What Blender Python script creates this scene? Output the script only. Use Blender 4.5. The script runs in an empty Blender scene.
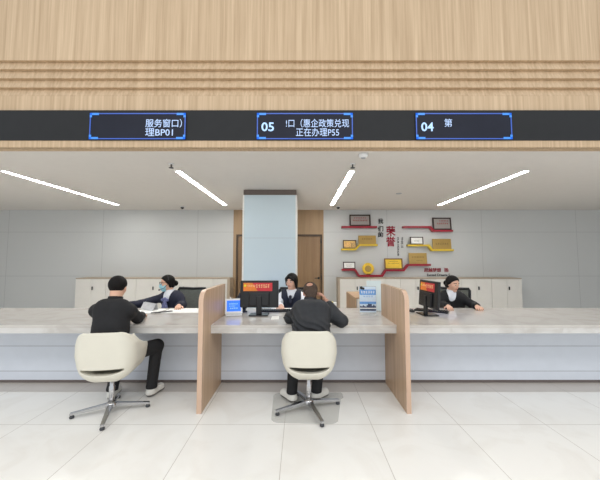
import bpy, bmesh, math, random
import numpy as np
from mathutils import Vector, Matrix

S = bpy.context.scene
C = S.collection
PI = math.pi

# ------------------------------------------------------------------ camera, world, lights, exposure
cam_data = bpy.data.cameras.new('camera')
cam_data.sensor_width = 36.0
cam_data.lens = 18.0
cam_data.clip_end = 100
cam = bpy.data.objects.new('camera', cam_data)
C.objects.link(cam)
cam.location = (0, 0, 1.5)
cam.rotation_euler = (PI / 2 + math.atan(19 / 300), 0, 0)
S.camera = cam

world = bpy.data.worlds.new('world')
S.world = world
world.use_nodes = True
bg = world.node_tree.nodes['Background']
bg.inputs[0].default_value = (0.93, 0.97, 1.0, 1)
bg.inputs[1].default_value = 0.95

def area_lamp(name, loc, size_x, size_y, power, col=(1, 1, 1), rot=(0, 0, 0)):
    d = bpy.data.lights.new(name, 'AREA')
    d.shape = 'RECTANGLE'
    d.size, d.size_y = size_x, size_y
    d.energy = power
    d.color = col
    o = bpy.data.objects.new(name, d)
    o.location = loc
    o.rotation_euler = rot
    C.objects.link(o)
    return o

# ceiling lamps of the high lobby in front of the counter
for lx in (-3.6, 0.0, 3.6):
    area_lamp('lobby_ceiling_lamp', (lx, -2.2, 6.0), 2.4, 1.6, 75, (1, 0.97, 0.93), (math.radians(14), 0, 0))

STRIP_POWER = 42.0
vs = S.view_settings
vs.view_transform = 'Standard'
vs.look = 'None'
vs.gamma = 1.0
vs.use_curve_mapping = False
vs.exposure = 0.05

# ------------------------------------------------------------------ materials
def lin(c):
    out = []
    for v in c:
        v = v / 255
        out.append(v / 12.92 if v <= 0.04045 else ((v + 0.055) / 1.055) ** 2.4)
    return (*out, 1)

MATS = {}

def base_mat(name):
    m = bpy.data.materials.new(name)
    m.use_nodes = True
    return m, m.node_tree, m.node_tree.nodes['Principled BSDF']

def mat(name, rgb, rough=0.5, metal=0.0, var=0.04, scale=8.0, emit=0.0, spec=0.5, alpha=1.0):
    """plain painted / plastic / cloth surface with a little procedural variation"""
    if name in MATS:
        return MATS[name]
    m, nt, b = base_mat(name)
    L = nt.links
    tc = nt.nodes.new('ShaderNodeTexCoord')
    nz = nt.nodes.new('ShaderNodeTexNoise')
    nz.inputs['Scale'].default_value = scale
    nz.inputs['Detail'].default_value = 4
    L.new(tc.outputs['Object'], nz.inputs['Vector'])
    rp = nt.nodes.new('ShaderNodeValToRGB')
    c = lin(rgb)
    rp.color_ramp.elements[0].position = 0.3
    rp.color_ramp.elements[1].position = 0.7
    rp.color_ramp.elements[0].color = tuple(x * (1 - var) for x in c[:3]) + (1,)
    rp.color_ramp.elements[1].color = tuple(min(1, x * (1 + var)) for x in c[:3]) + (1,)
    L.new(nz.outputs['Fac'], rp.inputs['Fac'])
    L.new(rp.outputs['Color'], b.inputs['Base Color'])
    b.inputs['Roughness'].default_value = rough
    b.inputs['Metallic'].default_value = metal
    b.inputs['Specular IOR Level'].default_value = spec
    if emit:
        b.inputs['Emission Color'].default_value = c
        b.inputs['Emission Strength'].default_value = emit
    if alpha < 1:
        b.inputs['Alpha'].default_value = alpha
    MATS[name] = m
    return m

def wood(name, c1, c2, rough=0.45, sx=22.0, sz=0.7):
    m, nt, b = base_mat(name)
    L = nt.links
    tc = nt.nodes.new('ShaderNodeTexCoord')
    mp = nt.nodes.new('ShaderNodeMapping')
    mp.inputs['Scale'].default_value = (sx, sx, sz)
    L.new(tc.outputs['Object'], mp.inputs['Vector'])
    nz = nt.nodes.new('ShaderNodeTexNoise')
    nz.inputs['Scale'].default_value = 1.0
    nz.inputs['Detail'].default_value = 6
    nz.inputs['Roughness'].default_value = 0.62
    L.new(mp.outputs['Vector'], nz.inputs['Vector'])
    rp = nt.nodes.new('ShaderNodeValToRGB')
    rp.color_ramp.elements[0].position = 0.32
    rp.color_ramp.elements[1].position = 0.68
    rp.color_ramp.elements[0].color = lin(c1)
    rp.color_ramp.elements[1].color = lin(c2)
    L.new(nz.outputs['Fac'], rp.inputs['Fac'])
    L.new(rp.outputs['Color'], b.inputs['Base Color'])
    b.inputs['Roughness'].default_value = rough
    return m

def math_node(nt, op, a, b=None):
    n = nt.nodes.new('ShaderNodeMath')
    n.operation = op
    for i, v in enumerate((a, b)):
        if v is None:
            continue
        if isinstance(v, (int, float)):
            n.inputs[i].default_value = v
        else:
            nt.links.new(v, n.inputs[i])
    return n.outputs[0]

def seamed(name, rgb, joint, axes, width, rough=0.4, var=0.03, nscale=1.5, vein=None, spec=0.5):
    """panels or tiles: axes = list of (axis index, pitch, offset); thin joints between them"""
    m, nt, b = base_mat(name)
    L = nt.links
    tc = nt.nodes.new('ShaderNodeTexCoord')
    sp = nt.nodes.new('ShaderNodeSeparateXYZ')
    L.new(tc.outputs['Object'], sp.inputs[0])
    lines = None
    for ax, pitch, off in axes:
        f = math_node(nt, 'SUBTRACT', sp.outputs[ax], off - width / 2)
        f = math_node(nt, 'DIVIDE', f, pitch)
        f = math_node(nt, 'FRACT', f)
        f = math_node(nt, 'LESS_THAN', f, width / pitch)
        lines = f if lines is None else math_node(nt, 'MAXIMUM', lines, f)
    nz = nt.nodes.new('ShaderNodeTexNoise')
    nz.inputs['Scale'].default_value = nscale
    nz.inputs['Detail'].default_value = 7
    nz.inputs['Distortion'].default_value = 1.2 if vein else 0.0
    L.new(tc.outputs['Object'], nz.inputs['Vector'])
    rp = nt.nodes.new('ShaderNodeValToRGB')
    c = lin(rgb)
    if vein:
        rp.color_ramp.elements[0].position = 0.36
        rp.color_ramp.elements[1].position = 0.52
        rp.color_ramp.elements[0].color = lin(vein)
        rp.color_ramp.elements[1].color = c
    else:
        rp.color_ramp.elements[0].color = tuple(x * (1 - var) for x in c[:3]) + (1,)
        rp.color_ramp.elements[1].color = tuple(min(1, x * (1 + var)) for x in c[:3]) + (1,)
    L.new(nz.outputs['Fac'], rp.inputs['Fac'])
    mx = nt.nodes.new('ShaderNodeMix')
    mx.data_type = 'RGBA'
    if lines is not None:
        L.new(lines, mx.inputs[0])
    else:
        mx.inputs[0].default_value = 0
    L.new(rp.outputs['Color'], mx.inputs[6])
    mx.inputs[7].default_value = lin(joint)
    L.new(mx.outputs[2], b.inputs['Base Color'])
    b.inputs['Roughness'].default_value = rough
    b.inputs['Specular IOR Level'].default_value = spec
    return m

M = {}
M['floor'] = seamed('floor_tiles', (246, 244, 239), (200, 194, 186), [(0, 0.79, 0.649), (1, 0.79, 2.825)], 0.005, 0.22, vein=(241, 238, 232), nscale=2.2)
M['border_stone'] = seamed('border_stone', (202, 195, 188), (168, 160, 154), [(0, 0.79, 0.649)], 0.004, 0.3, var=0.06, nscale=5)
M['ceiling'] = mat('ceiling_paint', (222, 218, 213), 0.9, var=0.01)
M['wall'] = seamed('wall_panels', (206, 208, 208), (176, 178, 179), [(2, 1.09, 2.17), (0, 2.36, -2.549)], 0.008, 0.45, var=0.015)
M['plain_wall'] = mat('plain_wall', (214, 214, 212), 0.7, var=0.02)
M['fascia_wood'] = wood('fascia_wood', (176, 149, 117), (206, 180, 148), 0.55, 34)
M['divider_wood'] = wood('divider_wood', (176, 143, 112), (204, 174, 143), 0.4)
M['edge_wood'] = wood('edge_wood', (202, 168, 144), (218, 188, 164), 0.14)
M['wall_wood'] = wood('wall_wood', (166, 138, 106), (182, 153, 120), 0.5, 12)
M['door_wood'] = wood('door_wood', (142, 113, 83), (158, 128, 96), 0.45, 12)
M['door_frame'] = mat('door_frame', (84, 66, 50), 0.4)
M['black_band'] = mat('black_band', (40, 41, 43), 0.55, var=0.05, spec=0.2)
M['screen'] = mat('led_screen', (30, 33, 46), 0.5, var=0.15, scale=3, spec=0.2)
M['led_border'] = mat('led_border', (44, 78, 160), 0.4, emit=0.55)
M['led_corner'] = mat('led_corner', (48, 116, 196), 0.4, emit=0.75)
M['led_digits'] = mat('led_digits', (166, 198, 236), 0.4, emit=0.6)
M['led_text'] = mat('led_text', (164, 186, 222), 0.4, emit=0.5)
M['diffuser'] = mat('light_diffuser', (255, 252, 246), 0.5, emit=STRIP_POWER, var=0)
M['stone_top'] = seamed('stone_top', (206, 201, 195), (170, 165, 160), [], 0.003, 0.13, vein=(196, 190, 184), nscale=3)
M['stone_apron'] = seamed('stone_apron', (216, 214, 211), (170, 165, 160), [], 0.003, 0.3, vein=(196, 192, 187), nscale=3)
M['counter_panel'] = mat('counter_panel', (222, 228, 238), 0.35, var=0.02)
M['groove'] = mat('groove', (168, 172, 178), 0.5)
M['skirting'] = mat('skirting', (112, 102, 99), 0.4)
M['pillar_panel'] = mat('pillar_panel', (206, 222, 230), 0.25, var=0.015, scale=1)
M['pillar_trim'] = mat('pillar_trim', (238, 238, 234), 0.3)
M['pillar_cap'] = mat('pillar_cap', (108, 97, 91), 0.4)
M['cabinet'] = mat('cabinet_white', (226, 223, 217), 0.4, var=0.015)
M['cabinet_trim'] = mat('cabinet_trim', (186, 170, 150), 0.45)
M['seam'] = mat('seam_dark', (150, 146, 140), 0.6)
M['black'] = mat('black_plastic', (26, 27, 30), 0.4, var=0.1)
M['black_gloss'] = mat('black_gloss', (20, 21, 24), 0.2, var=0.1)
M['dark_grey'] = mat('dark_grey_plastic', (62, 64, 68), 0.45)
M['chrome'] = mat('chrome', (196, 196, 198), 0.22, 1.0, var=0.02)
M['white'] = mat('white_plastic', (238, 239, 240), 0.35, var=0.01)
M['paper'] = mat('paper', (246, 246, 243), 0.7, var=0.01)
M['grey_paper'] = mat('grey_paper', (196, 197, 200), 0.6, var=0.12, scale=20)
M['cream'] = mat('cream_shell', (226, 222, 208), 0.38, var=0.015)
M['red_ledge'] = mat('red_ledge', (158, 22, 44), 0.35)
M['yellow_ledge'] = mat('yellow_ledge', (222, 190, 52), 0.4)
M['gold'] = mat('gold_plate', (176, 146, 82), 0.42, 0.35, var=0.06)
M['bright_gold'] = mat('bright_gold', (236, 196, 62), 0.28, 0.3, var=0.18, scale=5)
M['silver'] = mat('silver_plate', (166, 160, 156), 0.42, 0.2, var=0.05)
M['frame_dark'] = mat('frame_dark', (56, 42, 40), 0.4)
M['frame_brown'] = mat('frame_brown', (122, 84, 42), 0.4)
M['red_ink'] = mat('red_ink', (164, 24, 50), 0.5)
M['black_ink'] = mat('black_ink', (32, 30, 32), 0.5)
M['grey_ink'] = mat('grey_ink', (120, 120, 122), 0.6)
M['gold_ink'] = mat('gold_ink', (112, 84, 38), 0.5)
M['photo_orange'] = mat('photo_orange', (232, 190, 120), 0.4, var=0.25, scale=30)
M['blue_screen'] = mat('blue_screen', (38, 108, 226), 0.3, emit=0.75, var=0.15, scale=20)
M['screen_lines'] = mat('screen_lines', (150, 196, 250), 0.3, emit=0.8)
M['poster_blue'] = mat('poster_blue', (104, 160, 222), 0.5, var=0.15, scale=40)
M['poster_pale'] = mat('poster_pale', (206, 222, 238), 0.5, var=0.05, scale=30)
M['poster_navy'] = mat('poster_navy', (40, 58, 96), 0.5, var=0.2, scale=50)
M['teal_white'] = mat('teal_white', (216, 228, 230), 0.35, var=0.03)
M['banner'] = mat('banner_red', (206, 50, 58), 0.45, var=0.1, scale=14)
M['banner_orange'] = mat('banner_orange', (228, 128, 48), 0.45, var=0.15, scale=14)
M['banner_ink'] = mat('banner_ink', (246, 206, 150), 0.5)
M['yellow_card'] = mat('yellow_card', (226, 214, 52), 0.5)
M['mesh_grey'] = mat('mesh_grey', (112, 116, 110), 0.7, var=0.12, scale=50)
M['skin'] = mat('skin', (224, 178, 152), 0.5, var=0.03)
M['skin_warm'] = mat('skin_warm', (194, 144, 122), 0.5, var=0.06)
M['eye_white'] = mat('eye_white', (236, 232, 228), 0.3)
M['iris'] = mat('iris', (40, 28, 24), 0.25)
M['lips'] = mat('lips', (186, 96, 92), 0.45)
M['hair_black'] = mat('hair_black', (16, 13, 13), 0.6, var=0.2, scale=60, spec=0.2)
M['hair_brown'] = mat('hair_brown', (76, 62, 53), 0.65, var=0.25, scale=60, spec=0.2)
M['jacket'] = mat('jacket_charcoal', (42, 44, 48), 0.75, var=0.12, scale=20)
M['black_cloth'] = mat('black_cloth', (26, 26, 29), 0.8, var=0.15, scale=20)
M['navy_cloth'] = mat('navy_cloth', (28, 32, 52), 0.75, var=0.12, scale=20)
M['white_cloth'] = mat('white_cloth', (238, 240, 244), 0.75, var=0.02)
M['lavender'] = mat('lavender_cloth', (112, 116, 158), 0.7, var=0.4, scale=50)
M['mask_blue'] = mat('mask_blue', (160, 214, 228), 0.7, var=0.03)
M['sneaker'] = mat('sneaker_white', (228, 226, 220), 0.55, var=0.05)
M['sole'] = mat('sole_grey', (112, 108, 104), 0.6)
mt, nt_, b_ = base_mat('clear_mat')
b_.inputs['Base Color'].default_value = lin((206, 206, 202))
b_.inputs['Roughness'].default_value = 0.28
b_.inputs['Alpha'].default_value = 0.22
M['clear_mat'] = mt
ma, nt_, b_ = base_mat('clear_acrylic')
b_.inputs['Base Color'].default_value = lin((236, 242, 244))
b_.inputs['Roughness'].default_value = 0.1
b_.inputs['Alpha'].default_value = 0.35
M['acrylic'] = ma

# ------------------------------------------------------------------ object helpers
def tag(o, label=None, cat=None, group=None, kind=None):
    for k, v in (('label', label), ('category', cat), ('group', group), ('kind', kind)):
        if v:
            o[k] = v
    return o

def link(name, me, parent=None, loc=(0, 0, 0), rot=(0, 0, 0)):
    o = bpy.data.objects.new(name, me)
    C.objects.link(o)
    o.location = loc
    o.rotation_euler = rot
    if parent is not None:
        o.parent = parent
    return o

def thing(name, label, cat, loc=(0, 0, 0), rz=0.0, group=None):
    return tag(link(name, None, None, loc, (0, 0, rz)), label, cat, group)

class MB:
    """collects simple shapes into one mesh"""
    def __init__(s):
        s.bm = bmesh.new()

    def box(s, x0, x1, y0, y1, z0, z1, bevel=0.0, seg=2):
        t = bmesh.new()
        bmesh.ops.create_cube(t, size=1)
        for v in t.verts:
            v.co = Vector(((x0 + x1) / 2 + v.co.x * (x1 - x0), (y0 + y1) / 2 + v.co.y * (y1 - y0), (z0 + z1) / 2 + v.co.z * (z1 - z0)))
        if bevel:
            bmesh.ops.bevel(t, geom=list(t.edges), offset=bevel, segments=seg, affect='EDGES', profile=0.5)
        return s._merge(t)

    def _merge(s, t, mx=None):
        if mx is not None:
            bmesh.ops.transform(t, matrix=mx, verts=t.verts)
        vm = {v: s.bm.verts.new(v.co) for v in t.verts}
        for f in t.faces:
            try:
                nf = s.bm.faces.new([vm[v] for v in f.verts])
                nf.smooth = f.smooth
            except ValueError:
                pass
        t.free()
        return s

    def prism(s, pts, axis, a0, a1):
        """closed polygon (list of 2-tuples in the two other axes, in xyz order) swept along axis"""
        t = bmesh.new()
        def P(p, a):
            return {'x': (a, p[0], p[1]), 'y': (p[0], a, p[1]), 'z': (p[0], p[1], a)}[axis]
        A = [t.verts.new(P(p, a0)) for p in pts]
        B = [t.verts.new(P(p, a1)) for p in pts]
        n = len(pts)
        t.faces.new(A)
        t.faces.new(B[::-1])
        for i in range(n):
            t.faces.new((A[i], B[i], B[(i + 1) % n], A[(i + 1) % n]))
        bmesh.ops.recalc_face_normals(t, faces=t.faces)
        return s._merge(t)

    def tube(s, path, r, seg=10, cap=True):
        t = bmesh.new()
        pts = [Vector(p) for p in path]
        rs = r if isinstance(r, (list, tuple)) else [r] * len(pts)
        rings = []
        for i, p in enumerate(pts):
            d = (pts[min(i + 1, len(pts) - 1)] - pts[max(i - 1, 0)]).normalized()
            u = d.orthogonal().normalized() if i == 0 else (pu - d * pu.dot(d)).normalized()
            pu = u
            w = d.cross(u)
            rings.append([t.verts.new(p + (u * math.cos(2 * PI * k / seg) + w * math.sin(2 * PI * k / seg)) * rs[i]) for k in range(seg)])
        for a, b in zip(rings, rings[1:]):
            for k in range(seg):
                f = t.faces.new((a[k], a[(k + 1) % seg], b[(k + 1) % seg], b[k]))
                f.smooth = True
        if cap:
            t.faces.new(rings[0][::-1])
            t.faces.new(rings[-1])
        bmesh.ops.recalc_face_normals(t, faces=t.faces)
        return s._merge(t)

    def lathe(s, prof, c=(0, 0, 0), seg=24, axis='z'):
        """prof = list of (radius, height)"""
        t = bmesh.new()
        rings = []
        for r, h in prof:
            ring = []
            for k in range(seg):
                a = 2 * PI * k / seg
                p = (r * math.cos(a), r * math.sin(a), h)
                if axis == 'y':
                    p = (p[0], h, p[1])
                ring.append(t.verts.new(Vector(p) + Vector(c)))
            rings.append(ring)
        for a, b in zip(rings, rings[1:]):
            for k in range(seg):
                f = t.faces.new((a[k], a[(k + 1) % seg], b[(k + 1) % seg], b[k]))
                f.smooth = True
        t.faces.new(rings[0][::-1])
        t.faces.new(rings[-1])
        bmesh.ops.recalc_face_normals(t, faces=t.faces)
        return s._merge(t)

    def build(s, name, m, parent=None, loc=(0, 0, 0), rot=(0, 0, 0)):
        me = bpy.data.meshes.new(name)
        s.bm.to_mesh(me)
        s.bm.free()
        me.materials.append(m)
        return link(name, me, parent, loc, rot)

def structure(o):
    o['kind'] = 'structure'
    return o

def copy_tree(o, parent=None):
    c = o.copy()
    C.objects.link(c)
    if parent is not None:
        c.parent = parent
    for ch in list(o.children):
        copy_tree(ch, c)
    return c

def text_mesh(body, x0, x1, z0, z1, y, depth=0.004, bold=0.0, vertical=False, keep=False):
    """lettering fitted into the rectangle x0..x1, z0..z1 of a plane facing -Y at y"""
    cu = bpy.data.curves.new('lettering', 'FONT')
    cu.body = body
    cu.offset = bold
    cu.resolution_u = 3
    o = bpy.data.objects.new('lettering', cu)
    C.objects.link(o)
    if vertical:
        o.rotation_euler = (0, 0, -PI / 2)
    bpy.context.view_layer.update()
    dg = bpy.context.evaluated_depsgraph_get()
    me = bpy.data.meshes.new_from_object(o.evaluated_get(dg))
    bpy.data.objects.remove(o)
    if vertical:
        me.transform(Matrix.Rotation(-PI / 2, 4, 'Z'))
    bm = bmesh.new()
    bm.from_mesh(me)
    bpy.data.meshes.remove(me)
    xs = [v.co.x for v in bm.verts]
    ys = [v.co.y for v in bm.verts]
    if not xs:
        return bm
    sx = (x1 - x0) / (max(xs) - min(xs))
    sz = (z1 - z0) / (max(ys) - min(ys))
    mx, mn = min(xs), min(ys)
    for v in bm.verts:
        v.co = Vector((x0 + (v.co.x - mx) * sx, y, z0 + (v.co.y - mn) * sz))
    r = bmesh.ops.extrude_face_region(bm, geom=list(bm.faces))
    for v in [g for g in r['geom'] if isinstance(g, bmesh.types.BMVert)]:
        v.co.y -= depth
    bmesh.ops.recalc_face_normals(bm, faces=bm.faces)
    return bm

def lettering(name, m, parent, parts, loc=(0, 0, 0)):
    """parts = list of argument tuples of text_mesh, all joined in one mesh"""
    mb = MB()
    for a, k in parts:
        mb._merge(text_mesh(*a, **k))
    return mb.build(name, m, parent, loc)

def pseudo_text(rows, y, depth=0.002, seed=1):
    """small strokes for writing too small to read: rows = (x0, x1, z0, z1, count)"""
    rnd = random.Random(seed)
    mb = MB()
    for x0, x1, z0, z1, n in rows:
        w = (x1 - x0) / n
        for i in range(n):
            a, b = x0 + i * w + w * 0.1, x0 + (i + 1) * w - w * 0.1
            h = z1 - z0
            for q in range(3):
                zz = z0 + h * (0.1 + 0.36 * q + rnd.uniform(-0.06, 0.06))
                mb.box(a + rnd.uniform(0, 0.2) * w, b - rnd.uniform(0, 0.2) * w, y - depth, y, zz, zz + h * 0.14)
            xx = a + (b - a) * rnd.uniform(0.25, 0.6)
            mb.box(xx, xx + w * 0.13, y - depth * 1.1, y, z0, z1)
    return mb

# ------------------------------------------------------------------ implicit surfaces (people, chair shells)
class SDF:
    def __init__(s, lo, hi, h=0.006):
        s.h = h
        s.lo = np.array(lo, np.float32)
        n = np.ceil((np.array(hi) - np.array(lo)) / h).astype(int) + 1
        s.ax = [(s.lo[i] + h * np.arange(n[i])).astype(np.float32) for i in range(3)]
        s.F = np.full(tuple(n), 0.25, np.float32)

    def _slices(s, lo, hi, m):
        sl = []
        for i in range(3):
            a = max(0, int(np.floor((lo[i] - m - s.lo[i]) / s.h)))
            b = min(len(s.ax[i]), int(np.ceil((hi[i] + m - s.lo[i]) / s.h)) + 1)
            if b <= a:
                return None
            sl.append(slice(a, b))
        return tuple(sl)

    def grid(s, sl):
        return s.ax[0][sl[0]][:, None, None], s.ax[1][sl[1]][None, :, None], s.ax[2][sl[2]][None, None, :]

    def put(s, fn, lo, hi, k=0.02, op='add'):
        sl = s._slices(lo, hi, k + 3 * s.h)
        if sl is None:
            return
        d = fn(*s.grid(sl))
        f = s.F[sl]
        if op == 'sub':
            d = -d
            h = np.clip(0.5 - 0.5 * (f - d) / k, 0, 1)
            s.F[sl] = f * (1 - h) + d * h + k * h * (1 - h)
        else:
            h = np.clip(0.5 + 0.5 * (d - f) / k, 0, 1)
            s.F[sl] = d * (1 - h) + f * h - k * h * (1 - h)

    def cone(s, a, b, ra, rb, k=0.02, op='add'):
        a, b = np.array(a, np.float32), np.array(b, np.float32)
        ab = b - a
        L2 = float(ab @ ab) + 1e-9
        r = max(ra, rb)
        def fn(X, Y, Z):
            px, py, pz = X - a[0], Y - a[1], Z - a[2]
            t = np.clip((px * ab[0] + py * ab[1] + pz * ab[2]) / L2, 0, 1)
            return np.sqrt((px - t * ab[0]) ** 2 + (py - t * ab[1]) ** 2 + (pz - t * ab[2]) ** 2) - (ra + (rb - ra) * t)
        s.put(fn, np.minimum(a, b) - r, np.maximum(a, b) + r, k, op)

    def ell(s, c, r, R=None, k=0.02, op='add'):
        c = np.array(c, np.float32)
        R = np.eye(3) if R is None else R      # rows = local axes
        m = max(r)
        def fn(X, Y, Z):
            px, py, pz = X - c[0], Y - c[1], Z - c[2]
            q = [(px * R[i][0] + py * R[i][1] + pz * R[i][2]) / r[i] for i in range(3)]
            n = np.sqrt(q[0] ** 2 + q[1] ** 2 + q[2] ** 2)
            q2 = np.sqrt((q[0] / r[0]) ** 2 + (q[1] / r[1]) ** 2 + (q[2] / r[2]) ** 2) + 1e-6
            return n * (n - 1) / q2
        s.put(fn, c - m, c + m, k, op)

    def cut(s, fn):
        s.F = np.maximum(s.F, fn(*s.grid((slice(None),) * 3)).astype(np.float32))

    def plane(s, p, n):
        """keep the side that n points away from"""
        n = np.array(n, float)
        n = n / np.linalg.norm(n)
        s.cut(lambda X, Y, Z: (X - p[0]) * n[0] + (Y - p[1]) * n[1] + (Z - p[2]) * n[2])

    def mesh(s, name, origin=(0, 0, 0)):
        F = s.F
        F[0], F[-1], F[:, 0], F[:, -1], F[:, :, 0], F[:, :, -1] = (0.05,) * 6
        ins = F < 0
        n = np.array(F.shape) - 1
        cnt = np.zeros(n, np.float32)
        acc = [np.zeros(n, np.float32) for _ in range(3)]
        for ax in range(3):
            o1, o2 = [i for i in range(3) if i != ax]
            for d1 in (0, 1):
                for d2 in (0, 1):
                    a = [None] * 3
                    b = [None] * 3
                    a[ax], b[ax] = slice(0, n[ax]), slice(1, n[ax] + 1)
                    a[o1] = b[o1] = slice(d1, n[o1] + d1)
                    a[o2] = b[o2] = slice(d2, n[o2] + d2)
                    fa, fb = F[tuple(a)], F[tuple(b)]
                    cr = (fa < 0) != (fb < 0)
                    t = np.where(cr, fa / np.where(cr, fa - fb, 1), 0)
                    cnt += cr
                    acc[ax] += t
                    acc[o1] += cr * d1
                    acc[o2] += cr * d2
        act = cnt > 0
        idx = np.full(tuple(n), -1, np.int64)
        idx[act] = np.arange(act.sum())
        cell = np.argwhere(act).astype(np.float32)
        v = np.stack([acc[i][act] / cnt[act] for i in range(3)], 1) + cell
        v = v * s.h + s.lo - np.array(origin, np.float32)
        quads = []
        for ax in range(3):
            o1, o2 = (ax + 1) % 3, (ax + 2) % 3
            a = [slice(1, n[i]) for i in range(3)]
            b = list(a)
            a[ax], b[ax] = slice(0, n[ax]), slice(1, n[ax] + 1)
            ia, ib = ins[tuple(a)], ins[tuple(b)]
            for flip in (False, True):
                e = np.argwhere((ia & ~ib) if not flip else (~ia & ib))
                if not len(e):
                    continue
                g = e.copy()
                for i in range(3):
                    if i != ax:
                        g[:, i] += 1
                q = []
                for d1, d2 in ((0, 0), (-1, 0), (-1, -1), (0, -1)):
                    gg = g.copy()
                    gg[:, o1] += d1
                    gg[:, o2] += d2
                    q.append(idx[gg[:, 0], gg[:, 1], gg[:, 2]])
                q = np.stack(q, 1)
                quads.append(q[:, ::-1] if flip else q)
        q = np.concatenate(quads)
        me = bpy.data.meshes.new(name)
        me.vertices.add(len(v))
        me.vertices.foreach_set('co', v.astype(np.float32).ravel())
        me.loops.add(len(q) * 4)
        me.loops.foreach_set('vertex_index', q.astype(np.int32).ravel())
        me.polygons.add(len(q))
        me.polygons.foreach_set('loop_start', np.arange(0, len(q) * 4, 4, dtype=np.int32))
        me.polygons.foreach_set('use_smooth', np.ones(len(q), bool))
        me.update(calc_edges=True)
        me.validate()
        return me

def unit(v):
    v = np.array(v, float)
    return v / np.linalg.norm(v)

# ================================================================== THE SETTING
mb = MB(); mb.box(-10, 10, -6, 7.7, -0.1, 0)
structure(mb.build('floor', M['floor']))
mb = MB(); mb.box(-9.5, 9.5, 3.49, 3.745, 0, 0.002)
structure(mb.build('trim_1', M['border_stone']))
mb = MB(); mb.box(-9.5, 9.5, 3.25, 7.6, 2.725, 2.85)
structure(mb.build('ceiling', M['ceiling']))
mb = MB()
mb.box(-9.5, -1.66, 7.45, 7.6, 0, 2.725)
mb.box(0.588, 9.5, 7.45, 7.6, 0, 2.725)
structure(mb.build('wall_back', M['wall']))
mb = MB(); mb.box(-9.6, -9.5, 3.25, 7.6, 0, 2.85)
structure(mb.build('wall_left', M['plain_wall']))
mb = MB(); mb.box(9.5, 9.6, 3.25, 7.6, 0, 2.85)
structure(mb.build('wall_right', M['plain_wall']))
# timber lining around the two doors behind the pillar
mb = MB()
mb.box(-1.66, 0.588, 7.45, 7.6, 2.11, 2.725)
mb.box(-1.66, -1.585, 7.45, 7.6, 0, 2.11)
mb.box(0.55, 0.588, 7.45, 7.6, 0, 2.11)
mb.box(-0.85, -0.20, 7.45, 7.6, 0, 2.11)
structure(mb.build('wall_wood', M['wall_wood']))

def door(name, x0, x1, handle_x):
    mb = MB()
    mb.box(x0, x0 + 0.04, 7.435, 7.56, 0, 2.11)
    mb.box(x1 - 0.04, x1, 7.435, 7.56, 0, 2.11)
    mb.box(x0 + 0.04, x1 - 0.04, 7.435, 7.56, 2.07, 2.11)
    d = structure(mb.build(name, M['door_frame']))
    mb = MB(); mb.box(x0 + 0.042, x1 - 0.042, 7.47, 7.52, 0.005, 2.068, 0.003)
    leaf = structure(mb.build('door_leaf', M['door_wood'], d))
    mb = MB()
    mb.lathe([(0.028, 7.455), (0.028, 7.469)], (handle_x, 0, 1.03), 16, 'y')
    mb.tube([(handle_x, 7.455, 1.03), (handle_x, 7.42, 1.03), (handle_x - 0.1, 7.415, 1.03)], 0.01, 8)
    structure(mb.build('door_handle', M['black'], leaf))
    for z in (0.25, 1.05, 1.95):
        mb = MB(); mb.tube([(x1 - 0.03, 7.43, z - 0.06), (x1 - 0.03, 7.43, z + 0.06)], 0.012, 8)
        structure(mb.build('door_hinge', M['black'], d))
    return d

door('door_1', -0.20, 0.55, 0.46)
door('door_2', -1.585, -0.85, -0.94)

# timber fascia above the counter: sawtooth boards between flat panels
prof = [(3.25, 2.806), (3.25, 3.321), (3.258, 3.323)]
zs = [3.327, 3.42, 3.528, 3.634, 3.737]
for a, b in zip(zs, zs[1:]):
    prof += [(3.256, a + 0.002), (3.284, b - 0.006), (3.284, b - 0.001), (3.25, b)]
prof += [(3.25, 6.2), (3.45, 6.2), (3.45, 2.86), (3.36, 2.86), (3.36, 2.806)]
mb = MB(); mb.prism(prof, 'x', -9.6, 9.6)
structure(mb.build('wall_front', M['fascia_wood']))
mb = MB(); mb.box(-9.6, 9.6, 3.232, 3.30, 2.806, 3.148)
structure(mb.build('trim_2', M['black_band']))
mb = MB(); mb.box(-9.6, 9.6, 3.238, 3.34, 2.728, 2.8055); mb.box(-9.6, 9.6, 3.25, 3.34, 2.722, 2.728)
structure(mb.build('trim_3', M['fascia_wood']))

# pillar
mb = MB(); mb.box(-0.985, -0.078, 5.255, 6.15, 0, 2.632)
pil = structure(mb.build('pillar', M['pillar_panel']))
for x0, x1 in ((-1.012, -0.985), (-0.078, -0.052)):
    mb = MB(); mb.box(x0, x1, 5.245, 6.16, 0, 2.632, 0.003)
    structure(mb.build('pillar_trim', M['pillar_trim'], pil))
mb = MB(); mb.box(-1.0, -0.064, 5.25, 6.15, 2.632, 2.725)
structure(mb.build('pillar_cap', M['pillar_cap'], pil))
mb = MB(); mb.box(-0.985, -0.078, 5.2535, 5.256, 1.866, 1.870)
structure(mb.build('pillar_joint_line', M['groove'], pil))

# ------------------------------------------------------------------ ceiling fittings
def strip_light(x, label):
    t = thing('linear_ceiling_light', label, 'ceiling light', (x, 5.41, 2.725), 0, 'linear ceiling lights')
    mb = MB(); mb.box(-0.036, 0.036, -1.31, 1.31, -0.006, -0.001)
    mb.build('diffuser', M['diffuser'], t)
    mb = MB()
    mb.box(-0.043, -0.037, -1.318, 1.318, -0.009, 0); mb.box(0.037, 0.043, -1.318, 1.318, -0.009, 0)
    mb.box(-0.037, 0.037, -1.318, -1.311, -0.009, 0); mb.box(-0.037, 0.037, 1.311, 1.318, -0.009, 0)
    mb.build('frame', M['white'], t)

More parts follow.
